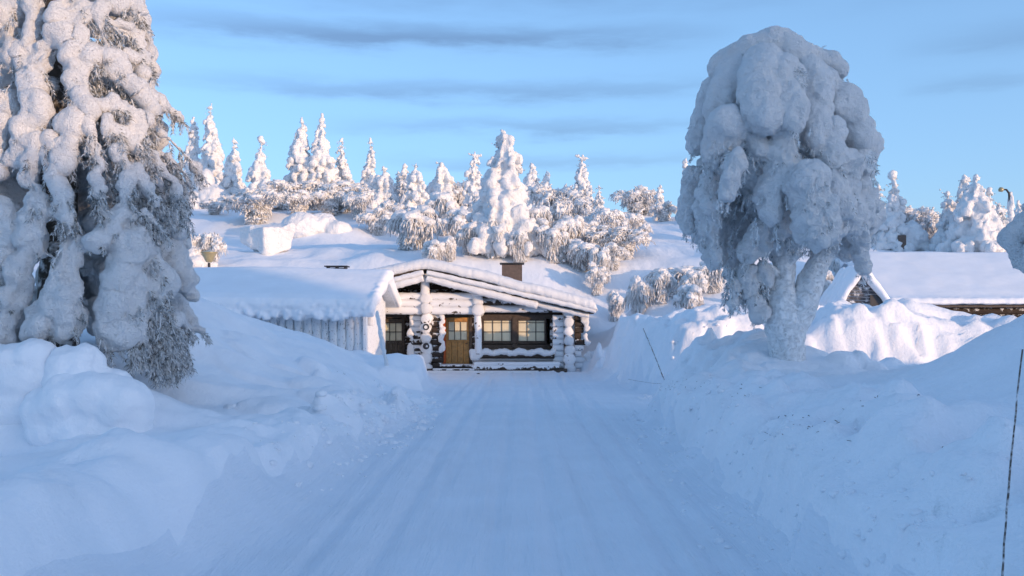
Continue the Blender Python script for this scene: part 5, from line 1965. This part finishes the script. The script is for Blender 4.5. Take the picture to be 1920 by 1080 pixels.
a = at(734, 726, 24.6)
b = at(707, 590, 25.2)
pole('leaning frost-crusted marker pole in front of the left cabin door', (a.x, a.y, a.z - 0.1), b, 0.022, 0.016, M_stick, 0.0, (0.30, 1.0, 0.058))
a = at(1252, 726, 20.9)
b = at(1206, 616, 21.6)
pole('thin dark marker stick leaning against the sunlit snow bank', (a.x, a.y, a.z - 0.05), b, 0.012, 0.009, M_stick, 0.01)
a = at(1868, 1300, 4.2)
b = at(1917, 655, 4.45)
pole('tall frosted marker stick on the near right bank', (a.x, a.y, a.z - 0.1), b, 0.006, 0.004, M_stick, -0.02)
g = Geo()
a, b = at(1178, 711, 23.6), at(1247, 719, 21.2)
g.tube([a, a.lerp(b, 0.3) - Vector((0, 0, 0.02)), a.lerp(b, 0.7) - Vector((0, 0, 0.03)), b], 0.004, 5)
tag(g.build('cord', M_stick), 'thin cord strung low from the marker stick along the snow bank', 'cord')

# ------------------------------------------------------------------ crumbs of snow left by the plough, and bark litter on the cut bank
rs = random.Random(12)
nr = np.random.RandomState(5)
cand = []
for _ in range(900):
    side = rs.random()
    y = 5.5 + 15 * rs.random() ** 1.3
    if side < 0.5:
        x = float(np.interp(y, [p[1] for p in RR], [p[0] for p in RR])) + rs.gauss(0.15, 0.35)
    else:
        y = max(y, 10 + 9 * rs.random())
        x = float(np.interp(y, [p[1] for p in RL], [p[0] for p in RL])) - rs.gauss(0.1, 0.35)
    cand.append((x, y, min(0.016 + 0.005 * y, 0.010 + 0.015 * rs.expovariate(1.0))))
for _ in range(160):
    y = rs.uniform(23.2, 25.0)
    cand.append((rs.uniform(3.2, 8), y, rs.uniform(0.02, 0.09)))
for _ in range(90):
    cand.append((rs.uniform(-3.4, -1.6), rs.uniform(14.5, 24.0), rs.uniform(0.02, 0.12)))
cx = np.array(cand)
cz = ground_z(cx[:, 0], cx[:, 1])
bl = [(x, y, z - r * 0.1, r * rs.uniform(.8, 1.3), r * rs.uniform(.8, 1.3), r * rs.uniform(.5, .9)) for (x, y, r), z in zip(cand, cz)]
V, Fc = blobs_geo(bl, 1)
V = V + 0.022 * np.stack([fbm(V / 0.06, 2, 1), fbm(V / 0.06, 2, 2), fbm(V / 0.06, 2, 3)], -1)
o = link('snow_crumbs', make_mesh('snow_crumbs', V, Fc, M_bank, False))
tag(o, 'crumbs and clods of snow thrown up along the ploughed road edges', 'snow crumbs')
o['kind'] = 'stuff'
g = Geo()
for (px, py, Y) in ((1260, 790, 17.5), (1275, 795, 17.2), (1310, 822, 15.8), (1390, 870, 12.6), (1410, 880, 12.2), (1470, 925, 10.6), (1560, 958, 9.4), (1590, 965, 9.1), (1630, 900, 9.6), (1455, 960, 10.0), (1545, 1020, 8.6), (1515, 1000, 8.8), (1690, 935, 8.6), (1800, 985, 7.2), (700, 686, 23), (640, 700, 21)):
    for _ in range(6):
        x = wx(px, Y) + rs.gauss(0, 0.10)
        y = Y + rs.gauss(0, 0.25)
        z = gz(x, y)
        d = Vector((rs.uniform(-1, 1), rs.uniform(-1, 1), rs.uniform(0, .5))).normalized() * rs.uniform(0.012, 0.04)
        g.tube([(x, y, z + 0.004), (x + d.x, y + d.y, z + d.z + 0.004)], rs.uniform(0.002, 0.004), 4)
o = g.build('bark_litter', M_wood_d)
tag(o, 'scattered dark bark and twig litter on the ploughed snow banks', 'litter')
o['kind'] = 'stuff'

# ------------------------------------------------------------------ tidy up
bpy.data.objects.remove(_tmp, do_unlink=True)
